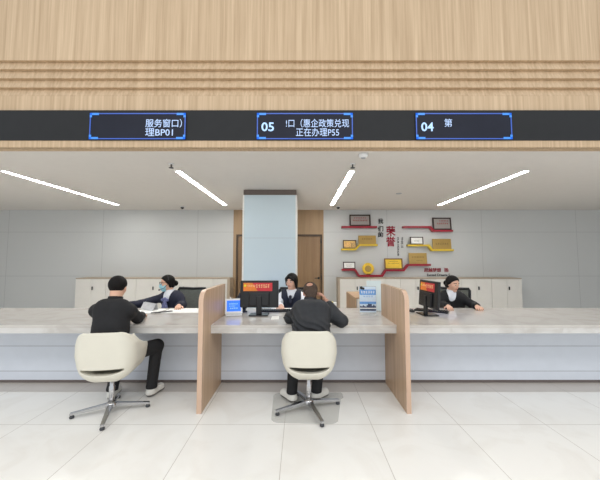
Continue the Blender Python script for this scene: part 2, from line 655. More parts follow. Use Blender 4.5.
strip_light(-1.695, 'long white ceiling strip light over the masked clerk')
strip_light(0.72, 'long white strip light in the ceiling between the pillar and the award wall')
strip_light(-4.12, 'extra long white ceiling strip light added for fill, second from the pillar, beyond the masked clerk')  # added strip, brings more fill light into the staff area
strip_light(3.147, 'long white strip light in the ceiling above the far end of the award shelves')

def sprinkler(x, y, label):
    t = thing('sprinkler', label, 'sprinkler', (x, y, 2.725), 0, 'ceiling sprinklers')
    mb = MB(); mb.lathe([(0.035, -0.008), (0.04, -0.001)], (0, 0, 0), 16); mb.build('cover_plate', M['white'], t)
    mb = MB(); mb.tube([(0, 0, -0.008), (0, 0, -0.05)], 0.009, 8); mb.build('stem', M['dark_grey'], t)
    mb = MB(); mb.lathe([(0.03, -0.056), (0.03, -0.05)], (0, 0, 0), 12); mb.build('deflector', M['dark_grey'], t)

sprinkler(-1.66, 3.80, 'small dark sprinkler head before the strip light over the masked clerk')
sprinkler(0.68, 3.80, 'small dark sprinkler head before the strip light beside the pillar')

def dome(x, y, label):
    t = thing('dome_camera', label, 'security camera', (x, y, 2.725), 0, 'dome cameras')
    mb = MB(); mb.lathe([(0.05, -0.02), (0.05, -0.001)], (0, 0, 0), 18); mb.build('mount', M['white'], t)
    mb = MB(); mb.lathe([(0.004, -0.06), (0.022, -0.055), (0.036, -0.04), (0.042, -0.02)], (0, 0, 0), 18); mb.build('dome', M['black_gloss'], t)

dome(-2.75, 6.95, 'black dome camera on the ceiling above the grey wall panels behind the masked clerk')
dome(0.89, 6.95, 'black dome camera on the ceiling beside the award wall')
t = thing('smoke_detector', 'round white smoke detector on the ceiling just inside the timber fascia', 'smoke detector', (0.74, 3.44, 2.725))
mb = MB(); mb.lathe([(0.03, -0.045), (0.052, -0.03), (0.056, -0.001)], (0, 0, 0), 20); mb.build('housing', M['white'], t)
mb = MB(); mb.lathe([(0.024, -0.052), (0.028, -0.045)], (0, 0, 0), 16); mb.build('sensor', M['groove'], t)
t = thing('ceiling_speaker', 'tiny flat grey disc in the ceiling above the award wall lettering', 'speaker', (1.85, 5.55, 2.725))
mb = MB(); mb.lathe([(0.05, -0.008), (0.055, -0.001)], (0, 0, 0), 20); mb.build('grille', M['groove'], t)

# ------------------------------------------------------------------ LED displays on the black band
def display(x0, label, digits, lines):
    W, z0, z1, y = 1.057, 2.812, 3.108, 3.232
    t = thing('queue_display', label, 'display', (x0 + W / 2, y, 2.96), 0, 'queue displays')
    def L(x):
        return x - x0 - W / 2
    h0, h1, w = z0 - 2.96, z1 - 2.96, W / 2
    mb = MB(); mb.box(-w, w, -0.014, -0.001, h0, h1); mb.build('screen', M['screen'], t)
    mb = MB()
    for a in ((-w, w, h0, h0 + 0.012), (-w, w, h1 - 0.012, h1), (-w, -w + 0.012, h0, h1), (w - 0.012, w, h0, h1)):
        mb.box(a[0], a[1], -0.017, -0.0145, a[2], a[3])
    mb.build('border', M['led_border'], t)
    for sx in (-1, 1):
        for sz in (-1, 1):
            mb = MB()
            xa, xb = sorted((sx * w, sx * (w - 0.10)))
            za, zb = sorted((sz * h1 if sz > 0 else h0, (h1 - 0.024) if sz > 0 else h0 + 0.024))
            mb.box(xa, xb, -0.019, -0.0175, za, zb)
            xa, xb = sorted((sx * w, sx * (w - 0.024)))
            za, zb = sorted(((h1 if sz > 0 else h0), (h1 - 0.05) if sz > 0 else h0 + 0.05))
            mb.box(xa, xb, -0.019, -0.0175, za, zb)
            mb.build('corner_accent', M['led_corner'], t)
    for (txt, xa, xb, za, zb) in digits:
        lettering('number', M['led_digits'], t, [((txt, L(xa), L(xb), za - 2.96, zb - 2.96, -0.0145), dict(bold=0.016))])
    for (txt, xa, xb, za, zb) in lines:
        lettering('line_of_text', M['led_text'], t, [((txt, L(xa), L(xb), za - 2.96, zb - 2.96, -0.0145), dict(bold=0.0))])

display(-0.475, 'blue-edged LED display on the black band reading 05 and P55', [('05', -0.425, -0.286, 2.901, 3.002)],
        [('!口（惠企政策兑现', -0.154, 0.54, 2.945, 3.04), ('正在办理P55', -0.044, 0.429, 2.845, 2.938)])
display(-2.317, 'blue-edged LED display on the black band reading BP01', [],
        [('服务窗口）', -1.70, -1.30, 2.945, 3.04), ('理BP01', -1.70, -1.397, 2.848, 2.934)])
display(1.276, 'blue-edged LED display on the black band reading 04', [('04', 1.334, 1.469, 2.901, 3.002)],
        [('第', 1.59, 1.675, 2.951, 3.042)])

# ------------------------------------------------------------------ counters (one per bay) and dividers
XD = ((-1.006, -0.959), (1.038, 1.083))     # divider thickness spans
def counter(x0, x1, n0, n1, label):
    """n0/n1: where the notch for a divider ends (or None)"""
    t = thing('service_counter', label, 'counter', ((x0 + x1) / 2, 3.275, 0), 0, 'service counters')
    cx, cy = (x0 + x1) / 2, 3.275
    a, b = (n0 if n0 is not None else x0), (n1 if n1 is not None else x1)
    pts = [(a, 3.275), (b, 3.275)]
    pts += [(b, 3.885), (x1, 3.885)] if n1 is not None else []
    pts += [(x1, 4.41), (x0, 4.41)]
    pts += [(x0, 3.885), (a, 3.885)] if n0 is not None else []
    mb = MB(); mb.prism([(p[0] - cx, p[1] - cy) for p in pts], 'z', 0.762, 0.790)
    mb.build('worktop', M['stone_top'], t)
    mb = MB(); mb.box(a - cx, b - cx, 0.005, 0.03, 0.702, 0.761, 0.002)
    mb.build('apron', M['stone_apron'], t)
    mb = MB(); mb.box(a - cx, b - cx, 0.47, 0.495, 0.035, 0.761)
    fp = mb.build('front_panel', M['counter_panel'], t)
    mb = MB()
    for z in (0.438, 0.139):
        mb.box(a - cx, b - cx, 0.4685, 0.471, z - 0.003, z + 0.003)
    mb.build('groove', M['groove'], fp)
    mb = MB(); mb.box(a - cx, b - cx, 0.475, 0.495, 0.002, 0.0345)
    mb.build('skirting', M['skirting'], t)
    for x in (x0 + 0.1, (x0 + x1) / 2, x1 - 0.1):
        mb = MB(); mb.box(x - cx - 0.02, x - cx + 0.02, 0.505, 1.1, 0.002, 0.761)
        mb.build('support', M['counter_panel'], t)

D0, D1 = sum(XD[0]) / 2, sum(XD[1]) / 2
counter(-5.6, D0, None, XD[0][0], 'grey stone topped counter where the masked clerk sits')
counter(D0, D1, XD[0][1], XD[1][0], 'grey stone topped counter between the two wooden dividers')
counter(D1, 5.6, XD[1][1], None, 'grey stone topped counter below the far end of the award wall')

def divider(xs, label):
    w = (xs[1] - xs[0]) / 2
    t = thing('desk_divider', label, 'divider', ((xs[0] + xs[1]) / 2, 3.01, 0), 0, 'desk dividers')
    top = []
    for k in range(9):
        a = PI / 2 + k * PI / 16
        top.append((0.13 + 0.11 * math.cos(a), 1.072 + 0.11 * math.sin(a)))
    mb = MB(); mb.prism([(0.02, 0), (0.27, 0), (0.73, 0), (0.73, 0.66), (0.73, 0.791), (0.87, 0.791), (0.87, 1.183)] + top, 'x', -w, w)
    mb.build('panel', M['divider_wood'], t)
    # banding that follows the front edge and the rounded corner
    outer = [(0.0, 0.0)] + [(0.13 + 0.13 * math.cos(PI - k * PI / 16), 1.072 + 0.113 * math.sin(PI - k * PI / 16)) for k in range(9)]
    inner = [(0.13 + 0.11 * math.cos(PI / 2 + k * PI / 16), 1.072 + 0.11 * math.sin(PI / 2 + k * PI / 16)) for k in range(9)] + [(0.02, 0.0)]
    mb = MB(); mb.prism(outer + inner, 'x', -w, w)
    mb.build('edge_banding', M['edge_wood'], t)

divider(XD[0], 'tall wooden desk divider with rounded corner beside the small blue tablet')
divider(XD[1], 'tall wooden desk divider with rounded corner beside the blue poster')

# ------------------------------------------------------------------ cabinets along the back wall
def cabinet(x0, label):
    w = 0.706
    t = thing('storage_cabinet', label, 'cabinet', (x0 + w / 2, 7.25, 0), 0, 'white wall cabinets')
    mb = MB(); mb.box(-w / 2, w / 2, -0.18, 0.195, 0, 1.035); mb.build('body', M['seam'], t)
    mb = MB(); mb.box(-w / 2, w / 2, -0.205, 0.195, 1.036, 1.056, 0.002); mb.build('top', M['cabinet_trim'], t)
    for s in (-1, 1):
        xa, xb = (-w / 2 + 0.003, -0.002) if s < 0 else (0.002, w / 2 - 0.003)
        mb = MB(); mb.box(xa, xb, -0.2, -0.1805, 0.08, 1.03, 0.002)
        d = mb.build('door', M['cabinet'], t)
        if s > 0:
            mb = MB(); mb.box(0.035, 0.06, -0.225, -0.2005, 0.78, 0.86, 0.006); mb.build('handle', M['black'], d)
    mb = MB(); mb.box(-w / 2, w / 2, -0.185, -0.18, 0, 0.075); mb.build('plinth', M['cabinet'], t)

names_r = ['white cabinet under the gold round award, at the end of the row by the door',
           'white cabinet behind the poster, under the bright gold award',
           'white cabinet behind the dark monitor with the red sticker, under a gold plaque',
           'white cabinet behind the clerk in black, under the red lettering',
           'white cabinet past the clerk in black, next to the red lettering',
           'white cabinet at the far end of the row beyond the clerk in black']
for i in range(6):
    cabinet(0.932 + 0.708 * i, names_r[i])
names_l = ['white cabinet at the end of the row by the doors, behind the wooden divider',
           'white cabinet directly behind the masked clerk',
           'white cabinet beside the masked clerk, beyond her outstretched arm',
           'white cabinet second past the masked clerk',
           'white cabinet third past the masked clerk']
for i in range(5):
    cabinet(-1.70 - 0.706 - 0.708 * i, names_l[i])
# end panels closing the two cabinet rows
for x0, x1, lab in ((0.895, 0.930, 'narrow beige end panel of the cabinets under the award shelves'), (-1.698, -1.640, 'narrow beige end panel of the cabinets behind the masked clerk')):
    mb = MB(); mb.box(-(x1 - x0) / 2, (x1 - x0) / 2, -0.2, 0.195, 0, 1.056)
    o = mb.build('cabinet_end_panel', M['cabinet_trim'], None, ((x0 + x1) / 2, 7.25, 0))
    tag(o, lab, 'panel')

# ------------------------------------------------------------------ award wall
def ledge(pts, m, label, t=0.045):
    top = pts
    bot = []
    n = len(pts)
    for i in range(n):
        a = np.array(pts[max(i - 1, 0)]); b = np.array(pts[i]); c = np.array(pts[min(i + 1, n - 1)])
        d1 = unit(b - a) if i > 0 else unit(c - b)
        d2 = unit(c - b) if i < n - 1 else d1
        bis = unit(np.array((d1[1], -d1[0])) + np.array((d2[1], -d2[0])))
        s = t / max(0.4, float(bis @ np.array((d1[1], -d1[0]))))
        bot.append(tuple(b + bis * s))
    cx, cz = pts[0]
    poly = [(p[0] - cx, p[1] - cz) for p in top] + [(p[0] - cx, p[1] - cz) for p in bot[::-1]]
    mb = MB(); mb.prism(poly, 'y', -0.12, -0.002)
    o = mb.build('wall_ledge', m, None, (cx, 7.45, cz))
    tag(o, label, 'shelf', 'award ledges')

R_, Y_ = M['red_ledge'], M['yellow_ledge']
ledge([(1.023, 2.308), (1.895, 2.308)], R_, 'short straight red wall ledge carrying the dark framed silver plaque beside the black characters')
ledge([(1.018, 1.757), (1.35, 1.757), (1.449, 1.863), (1.903, 1.863)], Y_, 'stepped yellow wall ledge carrying a framed photo and a gold plaque')
ledge([(1.026, 1.258), (1.356, 1.258), (1.452, 1.112), (1.989, 1.112), (2.077, 1.246), (2.517, 1.246), (2.629, 1.378), (3.192, 1.378)], R_, 'long zigzag red wall ledge above the cabinets, carrying four awards')
ledge([(2.54, 2.308), (3.218, 2.308), (3.301, 2.214), (3.76, 2.214)], R_, 'red wall ledge with one step down, beyond the red characters')
ledge([(2.64, 1.855), (3.168, 1.855), (3.251, 1.740), (3.76, 1.740)], Y_, 'yellow wall ledge with one step down, beyond the small vertical lettering')

def award(name, x0, x1, z0, z1, label, face, frame=None, fw=0.03, rows=(), ink=None, lean=0.1, cat='award'):
    w, h = (x1 - x0) / 2, z1 - z0
    t = thing(name, label, cat, ((x0 + x1) / 2, 7.375, z0), 0, 'awards on the wall ledges')
    t.rotation_euler = (-lean, 0, 0)
    if frame:
        mb = MB()
        mb.box(-w, w, -0.02, 0.0, 0, fw, 0.003); mb.box(-w, w, -0.02, 0.0, h - fw, h, 0.003)
        mb.box(-w, -w + fw, -0.02, 0.0, fw, h - fw, 0.003); mb.box(w - fw, w, -0.02, 0.0, fw, h - fw, 0.003)
        mb.build('frame', frame, t)
        mb = MB(); mb.box(-w + fw * 0.8, w - fw * 0.8, -0.012, -0.004, fw * 0.8, h - fw * 0.8)
        f = mb.build('plate', face, t)
        y = -0.012
    else:
        mb = MB(); mb.box(-w, w, -0.02, 0, 0, h, 0.006)
        f = mb.build('plate', face, t)
        y = -0.02
    if rows:
        rr = [(a * 2 * w - w, b * 2 * w - w, c * h, d * h, n) for a, b, c, d, n in rows]
        for i, r in enumerate(rr):
            pseudo_text([r], y - 0.0005, 0.002, len(label) + i).build('line_of_text', ink or M['black_ink'], f)
    return f

award('framed_plaque', 1.225, 1.745, 2.309, 2.60, 'silver plaque in a dark frame on the short straight red ledge', M['silver'], M['frame_dark'], 0.032,
      [(0.2, 0.8, 0.66, 0.76, 7), (0.14, 0.86, 0.42, 0.55, 9)], M['red_ink'])
award('framed_photo', 1.06, 1.385, 1.758, 1.965, 'small dark framed photo with orange print on the yellow ledge', M['photo_orange'], M['frame_dark'], 0.02,
      [(0.58, 0.9, 0.12, 0.6, 3)], M['dark_grey'], cat='framed photo')
award('gold_plaque', 1.44, 1.872, 1.864, 2.078, 'unframed gold plaque standing beside the framed photo with orange print', M['gold'], None, 0.0,
      [(0.18, 0.8, 0.5, 0.68, 6)], M['gold_ink'])
award('framed_certificate', 1.055, 1.355, 1.259, 1.43, 'small white certificate in a dark frame beside the round gold plate', M['paper'], M['frame_dark'], 0.022,
      [(0.25, 0.75, 0.5, 0.6, 7), (0.3, 0.7, 0.3, 0.38, 7)], M['grey_ink'], cat='certificate')
award('framed_plaque', 2.07, 2.515, 1.247, 1.515, 'bright yellow gold award in a brown frame on the zigzag red ledge', M['bright_gold'], M['frame_brown'], 0.028,
      [(0.25, 0.75, 0.68, 0.76, 8), (0.18, 0.82, 0.5, 0.58, 9)], M['gold_ink'])
award('gold_plaque', 2.672, 3.115, 1.379, 1.648, 'unframed gold plaque on the highest step of the long zigzag red ledge', M['gold'], None, 0.0,
      [(0.15, 0.85, 0.55, 0.68, 8), (0.4, 0.75, 0.25, 0.33, 6)], M['gold_ink'])
award('framed_plaque', 3.28, 3.74, 2.215, 2.525, 'silver plaque in a dark frame on the stepped red ledge beyond the red characters', M['silver'], M['frame_dark'], 0.034,
      [(0.35, 0.85, 0.68, 0.78, 6), (0.2, 0.85, 0.45, 0.58, 6)], M['red_ink'])
award('framed_certificate', 2.71, 3.035, 1.856, 2.045, 'white certificate in a dark frame on the yellow ledge beyond the small vertical lettering', M['paper'], M['frame_dark'], 0.022,
      [(0.3, 0.7, 0.5, 0.58, 7), (0.3, 0.7, 0.35, 0.42, 7)], M['grey_ink'], cat='certificate')
award('gold_plaque', 3.262, 3.72, 1.741, 1.995, 'unframed gold plaque on the lower step of the yellow ledge, below the silver plaque', M['gold'], None, 0.0,
      [(0.15, 0.85, 0.42, 0.6, 7)], M['gold_ink'])
t = thing('award_plate', 'round gold award plate standing in the dip of the zigzag red ledge', 'award', (1.67, 7.375, 1.113), 0, 'awards on the wall ledges')
mb = MB(); mb.lathe([(0.12, -0.012), (0.143, -0.02), (0.143, -0.012), (0.134, 0.0)], (0, 0, 0.150), 32, 'y')
pl = mb.build('plate', M['bright_gold'], t, rot=(-0.1, 0, 0))
mb = MB(); mb.lathe([(0.04, -0.018), (0.075, -0.016), (0.08, -0.0125)], (0, 0, 0.150), 24, 'y')
mb.build('emblem', M['gold'], pl)
mb = MB(); mb.box(-0.06, 0.06, -0.03, 0.03, 0, 0.012, 0.003); mb.box(-0.05, 0.05, -0.034, -0.026, 0.01, 0.03, 0.003)
mb.build('stand', M['frame_brown'], t)

def wall_letters(label, m, parts):
    o = lettering('wall_lettering', m, None, parts)
    tag(o, label, 'lettering')

y = 7.449
wall_letters('three black vertical characters on the award wall beside the short red ledge', M['black_ink'],
             [(('我', 1.945, 2.078, 2.38, 2.51, y), dict(bold=0.012, depth=0.012)), (('们', 1.943, 2.074, 2.19, 2.32, y), dict(bold=0.012, depth=0.012)),
              (('的', 1.942, 2.07, 2.04, 2.17, y), dict(bold=0.02, depth=0.012))])
wall_letters('two large red vertical characters in the middle of the award wall', M['red_ink'],
             [(('荣', 2.145, 2.377, 2.071, 2.321, y), dict(bold=0.014, depth=0.014)), (('誉', 2.140, 2.371, 1.81, 2.059, y), dict(bold=0.014, depth=0.014))])
wall_letters('short vertical line of small black lettering reading THIS IS', M['black_ink'],
             [(('THIS IS', 2.513, 2.562, 1.773, 2.046, y), dict(bold=0.012, depth=0.006, vertical=True))])
wall_letters('longer vertical line of small black lettering reading OUR HONOR', M['black_ink'],
             [(('OUR HONOR', 2.414, 2.460, 1.574, 2.046, y), dict(bold=0.02, depth=0.006, vertical=True))])
wall_letters('row of bold red characters low on the award wall above the cabinets', M['red_ink'],
             [(('超越梦想', 3.065, 3.483, 1.178, 1.278, y), dict(bold=0.012, depth=0.01)), (('扬', 3.56, 3.668, 1.178, 1.278, y), dict(bold=0.012, depth=0.01))])
wall_letters('thin black line of Latin lettering just below the row of red characters', M['black_ink'],
             [(('Exceed Dreams S', 3.136, 3.70, 1.076, 1.14, y), dict(bold=0.02, depth=0.006))])

# ------------------------------------------------------------------ chairs
def shell_mesh(name):
    """bucket shell: rounded tub, taller behind, with a slot low in the back"""
    s = SDF((-0.34, -0.36, 0.30), (0.34, 0.36, 0.90), 0.006)
    X, Y, Z = s.grid((slice(None),) * 3)
    G = np.interp(Z, [0.30, 0.34, 0.38, 0.43, 0.50, 0.60, 0.70, 0.78, 0.84], [0.40, 0.60, 0.76, 0.87, 0.97, 1.03, 1.005, 0.93, 0.87]).astype(np.float32)
    def rbox(c, hx, hy, hz, r):
        qx = np.abs(X / G) - hx + r
        qy = np.abs(Y - c[1] - 0.12 * (0.62 - Z)) - hy + r
        qz = np.abs(Z - c[2]) - hz + r
        return np.sqrt(np.maximum(qx, 0) ** 2 + np.maximum(qy, 0) ** 2 + np.maximum(qz, 0) ** 2) + np.minimum(np.maximum(np.maximum(qx, qy), qz), 0) - r
    outer = rbox((0, 0.0, 0.645), 0.262, 0.255, 0.31, 0.13)
    inner = rbox((0, 0.03, 0.70), 0.234, 0.255, 0.305, 0.12)
    d = np.maximum(outer, -inner)
    drop = np.clip((Y + 0.10) / 0.16, 0, 1)
    rim = (Z - (0.826 - 0.165 * drop - 0.25 * np.maximum(Y - 0.06, 0) - 9.0 * np.maximum(np.abs(X) - 0.148, 0) ** 2 * (1 - drop))) * 0.7
    d = np.maximum(d, rim)
    slot = np.maximum(np.maximum(np.abs(Z - (0.455 + 0.7 * X ** 2)) - 0.028 * np.sqrt(np.clip(1 - (X / 0.19) ** 2, 0, 1)), np.abs(X) - 0.185), Y + 0.09)
    d = np.maximum(d, -slot)
    s.F = np.broadcast_to(d, s.F.shape).astype(np.float32).copy()
    return s.mesh(name)

def shell_chair(loc, rz, label):
    t = thing('shell_chair', label, 'chair', loc, rz, 'cream shell chairs')
    me = shell_mesh('shell'); me.materials.append(M['cream'])
    link('shell', me, t)
    mb = MB(); mb.box(-0.19, 0.19, -0.08, 0.22, 0.425, 0.465, 0.018, 3); mb.build('seat_cushion', M['cream'], t)
    mb = MB(); mb.tube([(0, 0, 0.06), (0, 0, 0.25), (0, 0, 0.26), (0, 0, 0.36)], [0.027, 0.027, 0.021, 0.021], 16); mb.build('post', M['chrome'], t)
    mb = MB(); mb.lathe([(0.03, 0.045), (0.05, 0.055), (0.05, 0.09), (0.034, 0.105)], (0, 0, 0), 20); mb.build('hub', M['chrome'], t)
    base = math.atan2(-0.3185, 0.1165) - rz
    for k in range(4):
        a = base + k * PI / 2
        mb = MB()
        t2 = bmesh.new()
        bmesh.ops.create_cube(t2, size=1)
        for v in t2.verts:
            e = v.co.x + 0.5
            v.co = Vector((0.03 + 0.31 * e, v.co.y * (0.05 - 0.018 * e), 0.078 - 0.038 * e + v.co.z * (0.034 - 0.012 * e)))
        bmesh.ops.bevel(t2, geom=list(t2.edges), offset=0.004, segments=2, affect='EDGES')
        mb._merge(t2, Matrix.Rotation(a, 4, 'Z'))
        leg = mb.build('leg', M['chrome'], t)
        mb = MB(); mb.lathe([(0.02, 0.004), (0.022, 0.012), (0.014, 0.03)], (0.322 * math.cos(a), 0.322 * math.sin(a), 0), 12)
        mb.build('glide', M['dark_grey'], leg)
    return t

shell_chair((0.087, 3.09, 0.0035), 0, 'cream shell chair with chrome star base under the man in the dark jacket')
shell_chair((-1.85, 3.04, 0), 0.15, 'cream shell chair on a chrome star base under the visitor in black')

# transparent mat under the central chair
pts = []
def rc(cx, cy, r, a0, a1):
    for k in range(7):
        a = a0 + (a1 - a0) * k / 6
        pts.append((cx + r * math.cos(a), cy + r * math.sin(a)))
rc(-0.19, 2.93, 0.08, PI, 1.5 * PI); rc(0.27, 2.92, 0.09, 1.5 * PI, 2 * PI); 
rc(0.44, 3.36, 0.03, 1.5 * PI, 2 * PI); rc(0.44, 3.44, 0.03, 0, PI / 2)
rc(-0.21, 3.39, 0.08, PI / 2, PI)
mb = MB(); mb.prism(pts, 'z', 0.0005, 0.003)
tag(mb.build('chair_mat', M['clear_mat'], None, (0, 0, 0)), 'clear plastic mat on the floor under the star base of the central chair', 'mat')

def office_chair(loc, rz, label, proto=None):
    if proto is not None:
        t = copy_tree(proto)
        t.location = loc
        t.rotation_euler = (0, 0, rz)
        t['label'] = label
        return t
    t = thing('office_chair', label, 'office chair', loc, rz, 'black office chairs')
    mb = MB(); mb.box(-0.24, 0.24, -0.24, 0.22, 0.41, 0.475, 0.028, 3); mb.build('seat', M['black_cloth'], t)
    # curved top rail, side rails and lower rail (local -Y is forward, the back is at +Y)
    w = 0.235
    path = [(-w * 0.8, 0.25, 0.56), (-w * 0.95, 0.255, 0.62), (-w, 0.25, 0.80), (-w * 1.02, 0.255, 0.98), (-w * 0.96, 0.255, 1.01), (-0.1, 0.275, 1.005), (0, 0.28, 1.0),
            (0.1, 0.275, 1.005), (w * 0.96, 0.255, 1.01), (w * 1.02, 0.255, 0.98), (w, 0.25, 0.80), (w * 0.95, 0.255, 0.62), (w * 0.8, 0.25, 0.56), (0, 0.265, 0.55), (-w * 0.8, 0.25, 0.56)]
    mb = MB(); mb.tube(path, 0.021, 8, False); fr = mb.build('backrest_frame', M['black'], t)
    mb = MB()
    g = [[((-w + 2 * w * i / 6) * 0.97, 0.252 + 0.022 * (1 - (i / 3 - 1) ** 2), 0.565 + 0.435 * j / 5) for i in range(7)] for j in range(6)]
    b = mb.bm
    for off in (0, 0.006):
        vv = [[b.verts.new((p[0], p[1] + off, p[2])) for p in r] for r in g]
        for j in range(5):
            for i in range(6):
                q = (vv[j][i], vv[j][i + 1], vv[j + 1][i + 1], vv[j + 1][i])
                b.faces.new(q if off == 0 else q[::-1])
    mb.build('backrest_mesh', M['mesh_grey'], t)
    mb = MB(); mb.tube([(0, 0.29, 0.62), (0, 0.29, 0.46), (0, 0.2, 0.40), (0, 0.0, 0.395)], 0.022, 8); mb.build('back_support', M['black'], t)
    for s in (-1, 1):
        mb = MB(); mb.tube([(s * 0.2, 0.05, 0.41), (s * 0.27, 0.05, 0.42), (s * 0.275, 0.05, 0.62)], 0.014, 8); mb.box(s * 0.275 - 0.03, s * 0.275 + 0.03, -0.08, 0.16, 0.62, 0.645, 0.01)
        mb.build('armrest', M['black'], t)
    mb = MB(); mb.tube([(0, 0, 0.08), (0, 0, 0.41)], 0.025, 12); mb.build('gas_post', M['black'], t)
    for k in range(5):
        a = 2 * PI * k / 5 + 0.3
        c, s = math.cos(a), math.sin(a)
        mb = MB(); mb.tube([(0.0, 0.0, 0.10), (0.24 * c, 0.24 * s, 0.075)], [0.024, 0.015], 8); leg = mb.build('leg', M['black'], t)
        mb = MB(); mb.tube([(0.24 * c - 0.02 * s, 0.24 * s + 0.02 * c, 0.029), (0.24 * c + 0.02 * s, 0.24 * s - 0.02 * c, 0.029)], 0.028, 12)
        mb.build('caster', M['black'], leg)
    return t

oc = office_chair((-1.84, 4.86, 0), -0.08, 'black office chair with grey mesh back behind the masked clerk')
office_chair((-0.10, 4.84, 0), 0, 'black office chair under the clerk in the navy vest before the pillar', oc)
office_chair((2.46, 4.87, 0), -0.5, 'black office chair under the clerk in the black jacket', oc)

# ------------------------------------------------------------------ things on the counters
ZT = 0.791
def monitor(loc, rz, label, tilt=0.08):
    t = thing('computer_monitor', label, 'monitor', loc, rz, 'computer monitors')
    # local -Y is the back of the monitor
    mb = MB(); mb.box(-0.12, 0.12, -0.095, 0.095, 0, 0.014, 0.005); mb.build('base', M['black_gloss'], t)
    mb = MB(); mb.box(-0.035, 0.035, -0.035, -0.005, 0.013, 0.24, 0.006); mb.build('neck', M['black'], t)
    sh = MB(); sh.box(-0.245, 0.245, -0.018, 0.018, -0.17, 0.17, 0.01, 3); sh.box(-0.13, 0.13, -0.045, -0.015, -0.15, 0.02, 0.012)
    hs = sh.build('housing', M['black'], t, (0, 0.03, 0.262), (-tilt, 0, 0))
    mb = MB(); mb.box(-0.235, 0.235, 0.0182, 0.0192, -0.155, 0.16); mb.build('screen', M['blue_screen'], t, (0, 0.03, 0.262), (-tilt, 0, 0))
    st = MB(); st.box(-0.205, 0.165, -0.0195, -0.0184, 0.036, 0.14); sk = st.build('sticker', M['banner'], t, (0, 0.03, 0.262), (-tilt, 0, 0))
    st = MB(); st.prism([(-0.205, 0.036), (-0.02, 0.036), (-0.09, 0.14), (-0.205, 0.14)], 'y', -0.0202, -0.0196); st.build('sticker_colour_block', M['banner_orange'], sk)
    st = MB(); st.lathe([(0.016, -0.0212), (0.016, -0.0203)], (-0.182, 0, 0.105), 16, 'y'); st.build('emblem', M['yellow_card'], sk)
    pseudo_text([(-0.155, -0.05, 0.088, 0.115, 5), (-0.045, 0.13, 0.075, 0.12, 6)], -0.0203, 0.001, 5).build('lettering', M['banner_ink'], sk)
    return t

monitor((-0.52, 3.86, ZT), 0.03, 'black monitor seen from behind with a red sticker, in front of the pillar')
monitor((1.625, 3.88, ZT), -1.51, 'black monitor turned side-on with a red sticker, by the clerk in black')

# white tablet with blue screen
t = thing('tablet', 'small white tablet with a glowing blue screen beside the wooden divider', 'tablet', (-0.832, 3.82, ZT), 0.25)
mb = MB(); mb.box(-0.108, 0.108, -0.007, 0.007, 0.0, 0.19, 0.006, 3); bd = mb.build('body', M['white'], t, (0, 0, 0.022), (-0.3, 0, 0))
mb = MB(); mb.box(-0.086, 0.086, -0.009, -0.0072, 0.03, 0.165); sc = mb.build('screen', M['blue_screen'], bd)
mb = pseudo_text([(-0.06, 0.05, 0.115, 0.13, 7), (-0.06, 0.02, 0.09, 0.1, 5), (-0.05, 0.05, 0.06, 0.075, 4)], -0.0092, 0.001, 3); mb.build('icons', M['screen_lines'], sc)
mb = MB(); mb.box(-0.1, 0.1, -0.04, 0.08, 0, 0.016, 0.006); mb.build('base', M['white'], t)
mb = MB(); mb.box(-0.03, 0.03, 0.05, 0.062, 0.01, 0.11, 0.004); mb.build('prop', M['white'], t)
# tilted dark document camera with its white pen
t = thing('signature_pad', 'dark tilted pad standing behind the white tablet', 'signature pad', (-0.83, 4.13, ZT), 0.5)
mb = MB(); mb.box(-0.10, 0.10, -0.008, 0.008, 0.0, 0.22, 0.005); mb.build('panel', M['dark_grey'], t, (0, 0, 0.045), (0.5, 0.35, 0))
mb = MB(); mb.box(-0.08, 0.08, -0.12, 0.03, 0, 0.018, 0.005); mb.build('base', M['dark_grey'], t)
t = thing('pen', 'white pen leaning up behind the tablet', 'pen', (-0.885, 3.98, ZT))
mb = MB(); mb.tube([(0.03, 0, 0.11), (-0.035, 0, 0.21)], 0.006, 8); mb.build('barrel', M['white'], t)
mb = MB(); mb.tube([(0.03, 0, 0.11), (0.05, 0, 0.08)], [0.006, 0.002], 8); mb.build('tip', M['dark_grey'], t)
mb = MB(); mb.lathe([(0.03, 0), (0.03, 0.01), (0.012, 0.02), (0.012, 0.10)], (0.045, 0, 0), 12); mb.build('holder', M['white'], t)

def keyboard(loc, rz, label):
    t = thing('keyboard', label, 'keyboard', loc, rz, 'keyboards')
    mb = MB(); mb.box(-0.21, 0.21, -0.07, 0.07, 0, 0.018, 0.005); mb.build('body', M['black'], t)
    mb = MB()
    for r in range(5):
        for c in range(14):
            mb.box(-0.2 + c * 0.0287, -0.2 + c * 0.0287 + 0.024, -0.06 + r * 0.025, -0.06 + r * 0.025 + 0.02, 0.0182, 0.024, 0.002, 1)
    mb.build('keys', M['black_gloss'], t)['kind'] = 'stuff'

keyboard((-0.33, 4.13, ZT), 0.02, 'black keyboard in front of the clerk in the navy vest')
keyboard((1.78, 4.12, ZT), -0.6, 'black keyboard behind the side-on monitor')
def sheet(name, x, y, w, h, rz, m, label, cat='paper', z=ZT, n=1, group=None):
    mb = MB(); mb.box(-w / 2, w / 2, -h / 2, h / 2, 0, 0.0008 * n + 0.001)
    return tag(mb.build(name, m, None, (x, y, z), (0, 0, rz)), label, cat, group)
sheet('note_card', -0.30, 3.675, 0.09, 0.2, 0.05, M['paper'], 'small white card lying on the counter before the black monitor', 'card')
sheet('paper_sheet', -0.24, 4.30, 0.34, 0.17, 0.05, M['paper'], 'white paper on the desk in front of the clerk in the navy vest', n=3)
sheet('paper_sheet', -0.03, 3.72, 0.2, 0.28, 0.2, M['paper'], 'white paper on the counter under the arms of the man in the dark jacket', n=1)
sheet('paper_sheet', -1.60, 4.18, 0.48, 0.36, 0.05, M['paper'], 'broad white sheet on the desk under the hand of the masked clerk', n=3)
